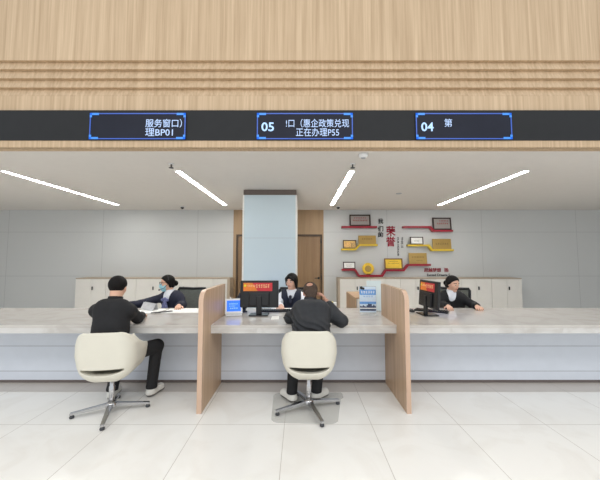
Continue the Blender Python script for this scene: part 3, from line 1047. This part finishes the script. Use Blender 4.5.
sheet('paper_sheet', -2.06, 4.16, 0.34, 0.34, -0.12, M['paper'], 'open white booklet page beside the raised grey brochure', n=4)
t = thing('clipboard', 'dark edged folder lying at an angle between the white sheets', 'folder', (-1.83, 4.03, ZT + 0.006), 0.55)
mb = MB(); mb.box(-0.13, 0.13, -0.02, 0.02, 0, 0.008, 0.003); mb.build('cover', M['dark_grey'], t)
t = thing('brochure', 'grey brochure held up on edge before the masked clerk', 'brochure', (-2.10, 4.16, ZT + 0.012), -0.25)
mb = MB(); mb.box(-0.10, 0.10, -0.002, 0.002, 0, 0.10); mb.build('front_page', M['grey_paper'], t, rot=(-0.45, 0.12, 0))
mb = MB(); mb.box(-0.10, 0.10, -0.002, 0.002, 0, 0.10); mb.build('rear_page', M['grey_paper'], t, (0, 0.11, 0), (0.45, 0.12, 0))
# little white box with yellow top
t = thing('tissue_box', 'small white box with a yellow top beside the raised hand of the man', 'box', (0.43, 4.16, ZT), -0.1)
mb = MB(); mb.box(-0.07, 0.07, -0.045, 0.045, 0, 0.115, 0.004); mb.build('carton', M['white'], t)
mb = MB(); mb.box(-0.035, 0.025, -0.0465, 0.02, 0.075, 0.126, 0.003); mb.build('yellow_label', M['yellow_card'], t)
# poster stand and the pale board behind it
t = thing('poster_stand', 'white and blue printed poster in a clear stand on the counter', 'poster', (0.868, 3.87, ZT), -0.05)
mb = MB(); mb.box(-0.105, 0.105, -0.05, 0.05, 0, 0.012, 0.003); mb.build('base', M['acrylic'], t)
mb = MB(); mb.box(-0.107, 0.107, 0.006, 0.010, 0.012, 0.36); pn = mb.build('holder', M['acrylic'], t, rot=(-0.06, 0, 0))
mb = MB(); mb.box(-0.104, 0.104, 0.0015, 0.005, 0.03, 0.355); ps = mb.build('poster', M['poster_pale'], t, rot=(-0.06, 0, 0))
mb = MB(); mb.box(-0.104, 0.104, 0.0005, 0.0013, 0.25, 0.318); mb.build('title_band', M['poster_blue'], ps)
mb = pseudo_text([(-0.09, 0.09, 0.268, 0.30, 6)], 0.0003, 0.0008, 8); mb.build('title_lettering', M['paper'], ps)
mb = pseudo_text([(-0.06, 0.07, 0.222, 0.238, 4)], 0.0012, 0.0008, 9); mb.build('subtitle_lettering', M['poster_blue'], ps)
mb = MB()
rnd = random.Random(4)
for k in range(12):
    a = -0.1 + k * 0.0166
    mb.box(a, a + 0.0155, 0.0006, 0.0013, 0.05, 0.10 + rnd.random() * 0.05)
mb.build('printed_skyline', M['poster_navy'], ps)
mb = MB(); mb.box(-0.104, 0.104, 0.0006, 0.0013, 0.135, 0.165); mb.build('blue_band', M['poster_blue'], ps)
mb = MB(); mb.box(-0.104, 0.104, 0.0002, 0.0005, 0.075, 0.088); mb.build('white_band', M['paper'], ps)
mb = MB(); mb.lathe([(0.02, -0.0006), (0.02, 0.001)], (-0.08, 0, 0.338), 16, 'y'); mb.lathe([(0.016, -0.0005), (0.016, 0.001)], (-0.055, 0, 0.33), 16, 'y'); mb.build('dark_emblem', M['black_ink'], ps)
t = thing('display_board', 'plain pale board standing behind the printed poster', 'board', (1.005, 4.10, ZT), 0.05)
mb = MB(); mb.box(-0.10, 0.10, -0.05, 0.05, 0, 0.012, 0.003); mb.build('base', M['acrylic'], t)
mb = MB(); mb.box(-0.10, 0.10, -0.006, 0.006, 0.012, 0.415, 0.003); mb.build('panel', M['teal_white'], t, rot=(-0.04, 0, 0))
# mouse behind the second divider
t = thing('computer_mouse', 'black mouse at the end of the keyboard behind the side-on monitor', 'mouse', (1.50, 4.10, ZT), 0.4)
s = SDF((-0.06, -0.08, -0.02), (0.06, 0.08, 0.06), 0.004)
s.ell((0, 0, 0), (0.034, 0.056, 0.036)); s.plane((0, 0, 0.001), (0, 0, -1))
me = s.mesh('body'); me.materials.append(M['black']); link('body', me, t)
mb = MB(); mb.tube([(-0.006, -0.02, 0.034), (0.006, -0.02, 0.034)], 0.008, 10); mb.build('wheel', M['dark_grey'], t)

# low wooden cabinet on the staff side
t = thing('side_cabinet', 'low wooden cabinet on the staff side behind the printed poster', 'cabinet', (1.07, 5.12, 0))
mb = MB(); mb.box(-0.22, -0.195, -0.43, 0.43, 0, 0.885); mb.build('side_panel', M['divider_wood'], t)
mb = MB(); mb.box(0.195, 0.22, -0.43, 0.43, 0, 0.885); mb.build('side_panel', M['divider_wood'], t)
mb = MB(); mb.box(-0.22, 0.22, -0.432, 0.43, 0.8855, 0.905, 0.003); mb.build('top', M['divider_wood'], t)
mb = MB(); mb.box(-0.194, 0.194, -0.40, 0.42, 0.06, 0.884); mb.build('body', M['cabinet'], t)
mb = MB(); mb.box(-0.19, 0.19, -0.42, -0.401, 0.08, 0.88, 0.003); d = mb.build('door', M['cabinet'], t)
mb = MB(); mb.box(-0.16, -0.145, -0.44, -0.421, 0.5, 0.6, 0.003); mb.build('handle', M['black'], d)

# ================================================================== PEOPLE
def head_frame(F, up=(0, 0, 1)):
    F = unit(F)
    R = unit(np.cross(F, np.array(up, float)))
    U = np.cross(R, F)
    return np.stack([R, F, U])     # rows: right, forward, up

def hand(s, w, D, N, side, curl=0.35, k=0.006, scale=1.0):
    """palm, four unequal fingers with two bends and a thumb from the side of the palm"""
    w = np.array(w, float)
    D = unit(D); N = np.array(N, float); N = unit(N - D * (N @ D)); T = unit(np.cross(D, N)) * side    # T: towards the thumb
    sc = scale
    s.cone(w, w + D * 0.03 * sc, 0.024 * sc, 0.026 * sc, 0.02)
    lens = (0.072, 0.082, 0.076, 0.058)
    for i in range(4):
        o = (0.031, 0.0105, -0.0105, -0.031)[i] * sc
        root = w + D * 0.02 * sc + T * o * 0.6
        kn = w + D * (0.086, 0.09, 0.086, 0.078)[i] * sc + T * o
        s.cone(root, kn, 0.014 * sc, 0.0115 * sc, 0.012)
        L = lens[i] * sc
        d0 = unit(D + T * o * 3)
        p = kn
        ang = curl * (0.8 + 0.12 * i)
        for seg, (f, r0, r1) in enumerate(((0.45, 0.0098, 0.0088), (0.31, 0.0088, 0.008), (0.24, 0.008, 0.0068))):
            a = ang * (seg + 0.6)
            d = d0 * math.cos(a) + N * math.sin(a)
            q = p + d * L * f
            s.cone(p, q, r0 * sc, r1 * sc, 0.003)
            p = q
    b = w + D * 0.022 * sc + T * 0.022 * sc
    m = b + unit(D * 0.6 + T * 0.75 + N * 0.2) * 0.042 * sc
    e = m + unit(D * 0.85 + T * 0.3 + N * 0.35) * 0.032 * sc
    s.cone(b, m, 0.0145 * sc, 0.011 * sc, 0.008)
    s.cone(m, e, 0.011 * sc, 0.0085 * sc, 0.003)

def head(s, c, A, female=True):
    c = np.array(c, float)
    P = lambda x, y, z: c + A[0] * x + A[1] * y + A[2] * z
    j = 0.94 if female else 1.0
    s.ell(P(0, -0.012, 0.03), (0.076, 0.094, 0.086), A, 0.03)
    s.ell(P(0, 0.022, -0.04), (0.058 * j, 0.066, 0.068), A, 0.03)
    s.cone(P(-0.012, 0.06, -0.096), P(0.012, 0.06, -0.096), 0.017, 0.017, 0.02)
    s.cone(P(-0.034, 0.072, 0.03), P(0.034, 0.072, 0.03), 0.012, 0.012, 0.015)
    for sx in (-1, 1):
        s.ell(P(sx * 0.038, 0.058, -0.022), (0.022, 0.022, 0.024), A, 0.02)
        s.ell(P(sx * 0.077, -0.004, -0.004), (0.010, 0.02, 0.031), A, 0.006)
        s.ell(P(sx * 0.030, 0.074, 0.006), (0.016, 0.012, 0.011), A, 0.008)
    s.cone(P(0, 0.084, 0.018), P(0, 0.099, -0.02), 0.008, 0.0125, 0.01)
    s.cone(P(-0.017, 0.077, -0.055), P(0.017, 0.077, -0.055), 0.008, 0.008, 0.008)
    return P

def paint_head(me, c, A, origin):
    """material slots by place on the head: 1 eye white, 2 iris and brows, 3 lips"""
    n = len(me.polygons)
    ctr = np.empty(n * 3, np.float32)
    me.polygons.foreach_get('center', ctr)
    q = (ctr.reshape(-1, 3) + np.array(origin) - np.array(c)) @ A.T
    x, y, z = np.abs(q[:, 0]), q[:, 1], q[:, 2]
    near = (np.abs(q) < 0.2).all(1)
    slot = np.zeros(n, np.int32)
    f = near & (y > 0.05)
    slot[f & ((x - 0.031) ** 2 / 0.014 ** 2 + (z - 0.006) ** 2 / 0.006 ** 2 < 1)] = 1
    slot[f & ((x - 0.031) ** 2 + (z - 0.006) ** 2 < 0.0072 ** 2)] = 2
    slot[f & (x > 0.014) & (x < 0.05) & (np.abs(z - 0.031 + (x - 0.03) ** 2 * 4) < 0.0045)] = 2
    slot[f & (x < 0.021) & (np.abs(z + 0.056) < 0.0075)] = 3
    me.polygons.foreach_set('material_index', slot)

def limb_set(P, grow=0.0):
    """(a, b, ra, rb) of the limbs for a pose P"""
    g = grow
    arms, legs = [], []
    for k in ('L', 'R'):
        arms.append((P['sh' + k], P['el' + k], 0.047 + g, 0.039 + g))
        arms.append((P['el' + k], P['wr' + k], 0.038 + g, 0.026 + g))
        legs.append((P['hip' + k], P['kn' + k], 0.080 + g, 0.056 + g))
        legs.append((P['kn' + k], P['an' + k], 0.053 + g, 0.036 + g))
    return arms, legs

def torso(s, P, g=0.0, k=0.05, wide=1.0, low=True):
    pel, chest = np.array(P['pelvis']), np.array(P['chest'])
    shL, shR = np.array(P['shL']), np.array(P['shR'])
    mid = pel * 0.5 + chest * 0.5
    across = unit(shR - shL)
    back = np.array(P.get('bulge', (0, 0, 0)))
    for sx in (-1, 1):
        a = pel + across * sx * 0.075
        m = mid + across * sx * 0.055 * wide + back
        c = chest + across * sx * 0.075 * wide - (chest - mid) * 0.14 + back * 0.6
        s.cone(a, m, 0.105 + g, 0.098 * wide + g, k)
        s.cone(m, c, 0.098 * wide + g, 0.100 * wide + g, k)
    up = unit(chest - pel)
    s.cone(shL - up * 0.01, shR - up * 0.01, 0.052 + g, 0.052 + g, 0.04)
    s.cone(chest + back * 0.5, np.array(P['neck']), 0.075 + g, 0.05 + g * 0.4, 0.04)

def make_person(P, label, hair, outfit, skin='skin'):
    org = np.array((P['pelvis'][0], P['pelvis'][1], 0.0))
    pts = np.array([v for k, v in P.items() if k in ('pelvis', 'chest', 'head') or k[:2] in ('sh', 'el', 'wr', 'hi', 'kn', 'an', 'to')])
    lo, hi = pts.min(0) - 0.26, pts.max(0) + 0.26
    lo[2] = -0.03
    A = head_frame(P['face'], P.get('up', (0, 0, 1)))
    female = P.get('female', True)
    wide = P.get('wide', 1.0)
    # ---- the body, one continuous surface
    s = SDF(lo, hi, 0.006)
    torso(s, P, -0.012, wide=wide)
    arms, legs = limb_set(P, -0.006)
    for a in arms + legs:
        s.cone(*a, 0.025)
    for k in ('L', 'R'):
        s.cone(P['an' + k], np.array(P['an' + k]) * 0.4 + np.array(P['to' + k]) * 0.6 - np.array((0, 0, 0.01)), 0.028, 0.022, 0.02)
    up = A[2]
    hc = np.array(P['head'], float)
    s.cone(np.array(P['neck']) - up * 0.02, hc - up * 0.06 - A[1] * 0.025, 0.052 if female else 0.060, 0.050 if female else 0.058, 0.03)
    Ph = head(s, hc, A, female)
    hand(s, P['wrL'], P['hdL'][0], P['hdL'][1], 1 if P['hdL'][2] else -1, P.get('curlL', 0.3), scale=P.get('hand', 1.0))
    hand(s, P['wrR'], P['hdR'][0], P['hdR'][1], 1 if P['hdR'][2] else -1, P.get('curlR', 0.3), scale=P.get('hand', 1.0))
    me = s.mesh('person', org)
    for m in (skin, 'eye_white', 'iris', 'lips'):
        me.materials.append(M[m])
    paint_head(me, hc, A, org)
    body = link('person', me, None, org)
    tag(body, label, 'person')

    def cloth(name, m, fn, h=0.007, parent=None):
        q = SDF(lo, hi, h)
        fn(q)
        mm = q.mesh(name, org)
        mm.materials.append(M[m])
        return link(name, mm, parent if parent is not None else body)

    arms, legs = limb_set(P, 0.008)
    def f_trousers(q):
        pel = np.array(P['pelvis'])
        ac = unit(np.array(P['hipR']) - np.array(P['hipL']))
        q.cone(pel - ac * 0.08, pel + ac * 0.08, 0.115, 0.115, 0.04)
        for a in legs:
            q.cone(*a[:2], a[2] + 0.004, a[3] + 0.012, 0.02)
        for k in ('L', 'R'):
            q.cone(P['an' + k], P['an' + k], 0.05, 0.05, 0.02)
        q.plane((0, 0, 0.085), (0, 0, -1))
    cloth('trousers', outfit['trousers'], f_trousers)
    for k in ('L', 'R'):
        a, tt = np.array(P['an' + k], float), np.array(P['to' + k], float)
        heel = a.copy(); heel[2] = 0.045
        d = unit(tt - heel)
        q = SDF(np.minimum(a, tt) - 0.12, np.maximum(a, tt) + 0.12, 0.005)
        hb = heel - np.array((d[0], d[1], 0)) * 0.03
        te = np.array((tt[0], tt[1], 0.04))
        q.cone(hb, te, 0.039, 0.037, 0.02)
        q.cone(a + np.array((0, 0, 0.0)), heel, 0.045, 0.045, 0.03)
        q.cone(heel, te, 0.041, 0.041, 0.02)
        q.plane((0, 0, P.get('ground', 0.001)), (0, 0, -1))
        q.plane((0, 0, 0.125), (0, 0, 1))
        mm = q.mesh('shoe', org)
        mm.materials.append(M['sneaker']); mm.materials.append(M['sole'])
        c = np.empty(len(mm.polygons) * 3, np.float32); mm.polygons.foreach_get('center', c)
        mm.polygons.foreach_set('material_index', (c.reshape(-1, 3)[:, 2] < 0.03).astype(np.int32))
        link('shoe', mm, body)

    def f_top(q, g, sleeves=True, cuff=0.0):
        torso(q, P, g, wide=wide)
        if sleeves:
            for i, a in enumerate(arms):
                a0, b0 = np.array(a[0]), np.array(a[1])
                b1 = b0 - (b0 - a0) * (0.1 if i % 2 else 0)
                g2 = g + P.get('sleeve', 0)
                q.cone(a0, b1, a[2] + g2 * 0.6, a[3] + g2 * 0.8 + (0.004 if i % 2 else 0), 0.03)
        nk = np.array(P['neck'], float)
        q.cone(nk - up * 0.03, nk + up * 0.2, 0.058, 0.058, 0.008, op='sub')
    def f_collar(q, r=0.07, hgt=0.03):
        nk = np.array(P['neck'], float)
        q.cone(nk - up * 0.045, nk + up * (hgt - 0.02), r + 0.012, r - 0.004, 0.01)
        q.plane(nk + up * hgt, up)
        q.cone(nk - up * 0.1, nk + up * 0.2, r - 0.014, r - 0.014, 0.004, op='sub')
    outfit['build'](cloth, f_top, f_collar, body, P, Ph, A, lo, hi)

    # ---- hair
    hair(cloth, Ph, A, hc)
    return body

def shell_of_head(q, Ph, A, g):
    q.ell(Ph(0, -0.014, 0.032), (0.079 + g, 0.097 + g, 0.089 + g), A, 0.01)

def local(A, hc):
    def f(X, Y, Z):
        px, py, pz = X - hc[0], Y - hc[1], Z - hc[2]
        return [px * A[i][0] + py * A[i][1] + pz * A[i][2] for i in range(3)]
    return f

def hair_bun(cloth, Ph, A, hc):
    def fn(q):
        shell_of_head(q, Ph, A, 0.010)
        L = local(A, hc)
        def cut(X, Y, Z):
            x, y, z = L(X, Y, Z)
            return np.maximum((y - (0.012 + 0.85 * (z - 0.01))) * 0.75, -(z + 0.075))
        q.cut(cut)
        for sx in (-1, 1):
            q.cone(Ph(sx * 0.074, 0.0, 0.03), Ph(sx * 0.062, -0.035, -0.05), 0.022, 0.020, 0.02)
        q.cone(Ph(-0.03, -0.075, -0.05), Ph(0.03, -0.075, -0.05), 0.03, 0.03, 0.02)
        q.ell(Ph(0, -0.125, -0.02), (0.042, 0.036, 0.044), A, 0.012)
    cloth('hair', 'hair_black', fn, 0.005)

def hair_fringe(cloth, Ph, A, hc):
    def fn(q):
        shell_of_head(q, Ph, A, 0.013)
        L = local(A, hc)
        def cut(X, Y, Z):
            x, y, z = L(X, Y, Z)
            return np.maximum((y - (0.03 + 1.15 * (z - 0.012) + 0.28 * np.abs(x))) * 0.65, -(z + 0.09))
        q.cut(cut)
        for sx in (-1, 1):
            q.cone(Ph(sx * 0.076, 0.03, 0.05), Ph(sx * 0.080, 0.012, -0.05), 0.020, 0.016, 0.02)
            q.cone(Ph(sx * 0.072, -0.02, 0.02), Ph(sx * 0.066, -0.03, -0.085), 0.028, 0.02, 0.02)
            q.cone(Ph(sx * 0.012, 0.086, 0.082), Ph(sx * 0.062, 0.070, 0.035), 0.014, 0.014, 0.02)
        q.ell(Ph(0, -0.105, -0.03), (0.045, 0.035, 0.05), A, 0.02)
    cloth('hair', 'hair_black', fn, 0.005)

def hair_bald(cloth, Ph, A, hc):
    def fn(q):
        shell_of_head(q, Ph, A, 0.006)
        L = local(A, hc)
        def cut(X, Y, Z):
            x, y, z = L(X, Y, Z)
            crown = 0.040 - np.sqrt((x + 0.014) ** 2 + (y + 0.098) ** 2 * 0.7 + (z - 0.074) ** 2)
            return np.maximum(np.maximum((y - (0.0 + 0.9 * (z - 0.005))) * 0.75, -(z + 0.10)), crown)
        q.cut(cut)
        q.cone(Ph(-0.035, -0.075, -0.035), Ph(0.035, -0.075, -0.035), 0.034, 0.034, 0.02)
        q.cone(Ph(-0.03, -0.075, -0.075), Ph(0.03, -0.075, -0.075), 0.026, 0.026, 0.02)
    cloth('hair', 'hair_brown', fn, 0.005)

def hair_short(cloth, Ph, A, hc):
    def fn(q):
        shell_of_head(q, Ph, A, 0.009)
        L = local(A, hc)
        def cut(X, Y, Z):
            x, y, z = L(X, Y, Z)
            return np.maximum((y - (0.012 + 0.9 * (z - 0.01))) * 0.75, -(z + 0.07))
        q.cut(cut)
    cloth('hair', 'hair_black', fn, 0.005)

def wear_jacket(cloth_mat, collar_mat, hem=0.0):
    def build(cloth, f_top, f_collar, body, P, Ph, A, lo, hi):
        def j(q):
            f_top(q, 0.014)
            if P.get('creases'):      # diagonal creases of a stretched back
                X, Y, Z = q.grid((slice(None),) * 3)
                ph = (Z + 0.62 * X + 0.02 * np.sin(X * 21 + 1.0) + 0.012 * np.sin(Z * 37)) / 0.072
                q.F -= (0.011 * np.sin(2 * PI * ph) * np.exp(-((Z - 0.80 + 0.3 * (X - 0.12)) / 0.085) ** 2) * (Y < 3.36)).astype(np.float32)
        jk = cloth('jacket', cloth_mat, j)
        cloth('collar', collar_mat, lambda q: f_collar(q, 0.076, 0.05), 0.005, jk)
    return build

def wear_vest(cloth, f_top, f_collar, body, P, Ph, A, lo, hi):
    sh = cloth('shirt', 'white_cloth', lambda q: f_top(q, 0.006))
    cloth('collar', 'white_cloth', lambda q: (f_collar(q, 0.072, 0.032)), 0.005, sh)
    ch = np.array(P['chest'])
    fw = unit(np.array(P['front']))
    def v(q):
        torso(q, P, 0.022)
        nk = np.array(P['neck'], float)
        q.cone(nk + np.array((0, 0, 0.03)) + fw * 0.02, ch + fw * 0.16 + np.array((0, 0, -0.10)), 0.085, 0.012, 0.01, op='sub')
        across = unit(np.array(P['shR']) - np.array(P['shL']))
        c0 = ch
        q.cut(lambda X, Y, Z: np.abs((X - c0[0]) * across[0] + (Y - c0[1]) * across[1] + (Z - c0[2]) * across[2]) - 0.152)
    cloth('vest', 'navy_cloth', v, 0.006)
    b = ch + fw * 0.128 + np.array((0, 0, -0.02))
    def bow(q):
        q.cone(b, b + np.array((0, 0, -0.085)) + fw * 0.015, 0.018, 0.026, 0.01)
        q.cone(b, b, 0.024, 0.024, 0.01)
    cloth('neckerchief', 'navy_cloth', bow, 0.005)

def wear_blazer(cloth, f_top, f_collar, body, P, Ph, A, lo, hi):
    ch = np.array(P['chest'])
    fw = unit(np.array(P['front']))
    nk = np.array(P['neck'], float)
    sh = cloth('shirt', 'white_cloth', lambda q: torso(q, P, 0.004))
    cloth('collar', 'white_cloth', lambda q: f_collar(q, 0.072, 0.045), 0.005, sh)
    def j(q):
        f_top(q, 0.016)
        q.cone(nk + np.array((0, 0, 0.04)) + fw * 0.03, ch + fw * 0.17 + np.array((0, 0, -0.16)), 0.075, 0.02, 0.01, op='sub')
    cloth('blazer', P['cloth'], j, 0.006)
    b = ch + fw * 0.125 + np.array((0, 0, -0.03))
    across = np.cross(fw, (0, 0, 1))
    def bow(q):
        for sx in (-1, 1):
            q.cone(b + across * sx * 0.012, b + across * sx * 0.05 + np.array((0, 0, -0.02)), 0.014, 0.024, 0.008)
            q.cone(b, b + across * sx * 0.03 + np.array((0, 0, -0.13)), 0.014, 0.026, 0.008)
        q.cone(b, b, 0.022, 0.022, 0.005)
    if P['cloth'] == 'navy_cloth':
        cloth('neck_bow', 'lavender', bow, 0.005)

# ---- the man in the dark jacket at the counter
man = dict(
    pelvis=(0.11, 3.03, 0.56), chest=(0.12, 3.32, 0.955), neck=(0.118, 3.42, 1.02), head=(0.120, 3.50, 1.105),
    face=(-0.06, 0.84, -0.52), up=(0, 0, 1), female=False, wide=1.12, bulge=(0, -0.045, 0.02), creases=True, hand=1.12, sleeve=0.008,
    shL=(-0.035, 3.33, 0.905), elL=(-0.108, 3.37, 0.85), wrL=(0.02, 3.60, 0.825), hdL=((0.5, 0.85, -0.05), (0.1, 0.1, -1), False),
    shR=(0.285, 3.33, 0.905), elR=(0.445, 3.235, 0.845), wrR=(0.312, 3.40, 0.995), hdR=((-0.42, 0.35, 0.8), (-0.8, 0.1, -0.4), False), curlR=0.5,
    hipL=(0.01, 3.04, 0.52), knL=(-0.06, 3.45, 0.52), anL=(-0.085, 3.27, 0.10), toL=(-0.175, 3.385, 0.04),
    hipR=(0.17, 3.04, 0.52), knR=(0.24, 3.45, 0.52), anR=(0.175, 3.30, 0.10), toR=(0.275, 3.40, 0.04), ground=0.004)
make_person(man, 'person in a dark charcoal jacket seated with back turned, leaning over the counter', hair_bald,
            dict(trousers='black_cloth', build=wear_jacket('jacket', 'jacket')), 'skin_warm')

# ---- the clerk in the navy vest before the pillar
clerk = dict(
    pelvis=(-0.12, 4.830, 0.55), chest=(-0.135, 4.750, 0.945), neck=(-0.13, 4.735, 1), head=(-0.132, 4.695, 1.150),
    face=(-0.42, -0.88, -0.08), front=(-0.1, -1, 0),
    shR=(-0.285, 4.750, 0.915), elR=(-0.325, 4.630, 0.8), wrR=(-0.27, 4.330, 0.832), hdR=((0.1, -0.95, -0.1), (0, -0.1, -1), False),
    shL=(0.015, 4.750, 0.915), elL=(0.07, 4.650, 0.8), wrL=(-0.02, 4.350, 0.832), hdL=((-0.2, -0.95, -0.1), (0, -0.1, -1), True),
    hipR=(-0.2, 4.820, 0.52), knR=(-0.23, 4.400, 0.53), anR=(-0.23, 4.450, 0.1), toR=(-0.23, 4.290, 0.04),
    hipL=(-0.04, 4.820, 0.52), knL=(-0.01, 4.400, 0.53), anL=(-0.01, 4.450, 0.1), toL=(-0.01, 4.290, 0.04))
make_person(clerk, 'person in a navy vest over a white shirt, seated facing out before the pillar', hair_fringe,
            dict(trousers='black_cloth', build=wear_vest))

# ---- the masked clerk looking aside
masked = dict(
    pelvis=(-1.960, 4.830, 0.55), chest=(-2.010, 4.740, 0.925), neck=(-2.025, 4.725, 0.985), head=(-2.065, 4.695, 1.125),
    face=(-0.86, -0.50, -0.12), front=(-0.42, -0.9, 0), cloth='navy_cloth',
    shR=(-2.155, 4.780, 0.895), elR=(-2.42, 4.610, 0.82), wrR=(-2.58, 4.330, 0.832), hdR=((-0.6, -0.75, -0.1), (0, -0.1, -1), False),
    shL=(-1.865, 4.710, 0.89), elL=(-1.8, 4.650, 0.8), wrL=(-1.745, 4.370, 0.832), hdL=((0.25, -0.9, -0.12), (0, -0.1, -1), True),
    hipR=(-2.040, 4.820, 0.52), knR=(-2.14, 4.400, 0.53), anR=(-2.14, 4.450, 0.1), toR=(-2.16, 4.290, 0.04),
    hipL=(-1.880, 4.820, 0.52), knL=(-1.92, 4.400, 0.53), anL=(-1.92, 4.450, 0.1), toL=(-1.92, 4.290, 0.04))
pm = make_person(masked, 'person in a navy blazer and pale blue face mask, seated looking aside', hair_bun,
                 dict(trousers='black_cloth', build=wear_blazer))
A = head_frame(masked['face']); hc = np.array(masked['head']); org = np.array((masked['pelvis'][0], masked['pelvis'][1], 0))
Pm = lambda x, y, z: hc + A[0] * x + A[1] * y + A[2] * z
q = SDF(hc - 0.22, hc + 0.22, 0.005)
q.ell(Pm(0, 0.03, -0.045), (0.066, 0.078, 0.07), A, 0.02); q.cone(Pm(0, 0.09, 0.0), Pm(0, 0.095, -0.03), 0.016, 0.018, 0.03); q.ell(Pm(0, 0.06, -0.09), (0.035, 0.035, 0.03), A, 0.02)
q.plane(Pm(0, 0, 0.008), A[2]); q.plane(Pm(0, 0.03, 0), -A[1])
me = q.mesh('face_mask', org); me.materials.append(M['mask_blue']); link('face_mask', me, pm)
mb = MB()
for sx in (-1, 1):
    ring = [tuple(Pm(sx * 0.034 + 0.024 * math.cos(a), 0.104 - 0.02 * abs(math.cos(a)) * (1 if math.cos(a) * sx > 0 else 0), 0.012 + 0.019 * math.sin(a)) - org) for a in [2 * PI * k / 14 for k in range(15)]]
    mb.tube(ring, 0.0028, 6, False)
    mb.tube([tuple(Pm(sx * 0.058, 0.088, 0.018) - org), tuple(Pm(sx * 0.086, 0.0, 0.018) - org)], 0.0028, 6)
mb.tube([tuple(Pm(-0.010, 0.106, 0.014) - org), tuple(Pm(0.010, 0.106, 0.014) - org)], 0.0028, 6)
mb.build('glasses', M['black'], pm)
mb = MB()
mb.tube([tuple(Pm(0.088 * math.cos(a), -0.015, 0.03 + 0.1 * math.sin(a)) - org) for a in [PI * k / 10 for k in range(11)]], 0.005, 6)
mb.tube([tuple(Pm(-0.088, -0.01, 0.0) - org), tuple(Pm(-0.085, 0.06, -0.06) - org), tuple(Pm(-0.05, 0.125, -0.08) - org)], 0.004, 6)
mb.lathe([(0.004, -0.012), (0.012, -0.006), (0.012, 0.006), (0.004, 0.012)], tuple(Pm(-0.05, 0.125, -0.08) - org), 10)
mb.build('headset', M['black'], pm)

# ---- the clerk in black behind the side-on monitor
clerk2 = dict(
    pelvis=(2.44, 4.830, 0.55), chest=(2.360, 4.730, 0.925), neck=(2.355, 4.715, 0.985), head=(2.365, 4.680, 1.115),
    face=(0.35, -0.9, -0.22), front=(-0.3, -0.95, 0), cloth='black_cloth',
    shR=(2.195, 4.750, 0.895), elR=(2.16, 4.620, 0.8), wrR=(2.1, 4.310, 0.832), hdR=((-0.2, -0.95, -0.1), (0, -0.1, -1), False),
    shL=(2.510, 4.690, 0.895), elL=(2.62, 4.570, 0.8), wrL=(2.5, 4.290, 0.832), hdL=((-0.3, -0.95, -0.1), (0, -0.1, -1), True),
    hipR=(2.36, 4.820, 0.52), knR=(2.3, 4.400, 0.53), anR=(2.3, 4.450, 0.1), toR=(2.3, 4.290, 0.04),
    hipL=(2.52, 4.820, 0.52), knL=(2.52, 4.400, 0.53), anL=(2.52, 4.450, 0.1), toL=(2.52, 4.290, 0.04))
make_person(clerk2, 'person in a black jacket seated behind the side-on monitor', hair_bun,
            dict(trousers='black_cloth', build=wear_blazer))

# ---- the visitor in black at the neighbouring counter
visitor = dict(
    pelvis=(-1.92, 3.07, 0.56), chest=(-1.97, 3.20, 1.0), neck=(-1.975, 3.24, 1.05), head=(-1.98, 3.29, 1.19),
    face=(-0.1, 0.97, -0.2), female=False,
    shL=(-2.15, 3.21, 0.96), elL=(-2.17, 3.37, 0.85), wrL=(-2.07, 3.60, 0.83), hdL=((0.3, 0.95, -0.05), (0.1, 0.1, -1), False),
    shR=(-1.80, 3.21, 0.96), elR=(-1.80, 3.37, 0.85), wrR=(-1.88, 3.61, 0.83), hdR=((-0.3, 0.95, -0.05), (-0.1, 0.1, -1), True),
    hipL=(-1.99, 3.07, 0.52), knL=(-2.02, 3.47, 0.53), anL=(-2.03, 3.34, 0.10), toL=(-2.06, 3.49, 0.04),
    hipR=(-1.83, 3.07, 0.52), knR=(-1.605, 3.43, 0.53), anR=(-1.635, 3.40, 0.10), toR=(-1.60, 3.54, 0.04))
make_person(visitor, 'person in black clothes and white sneakers seated at the counter of the masked clerk', hair_short,
            dict(trousers='black_cloth', build=wear_jacket('black_cloth', 'black_cloth')))
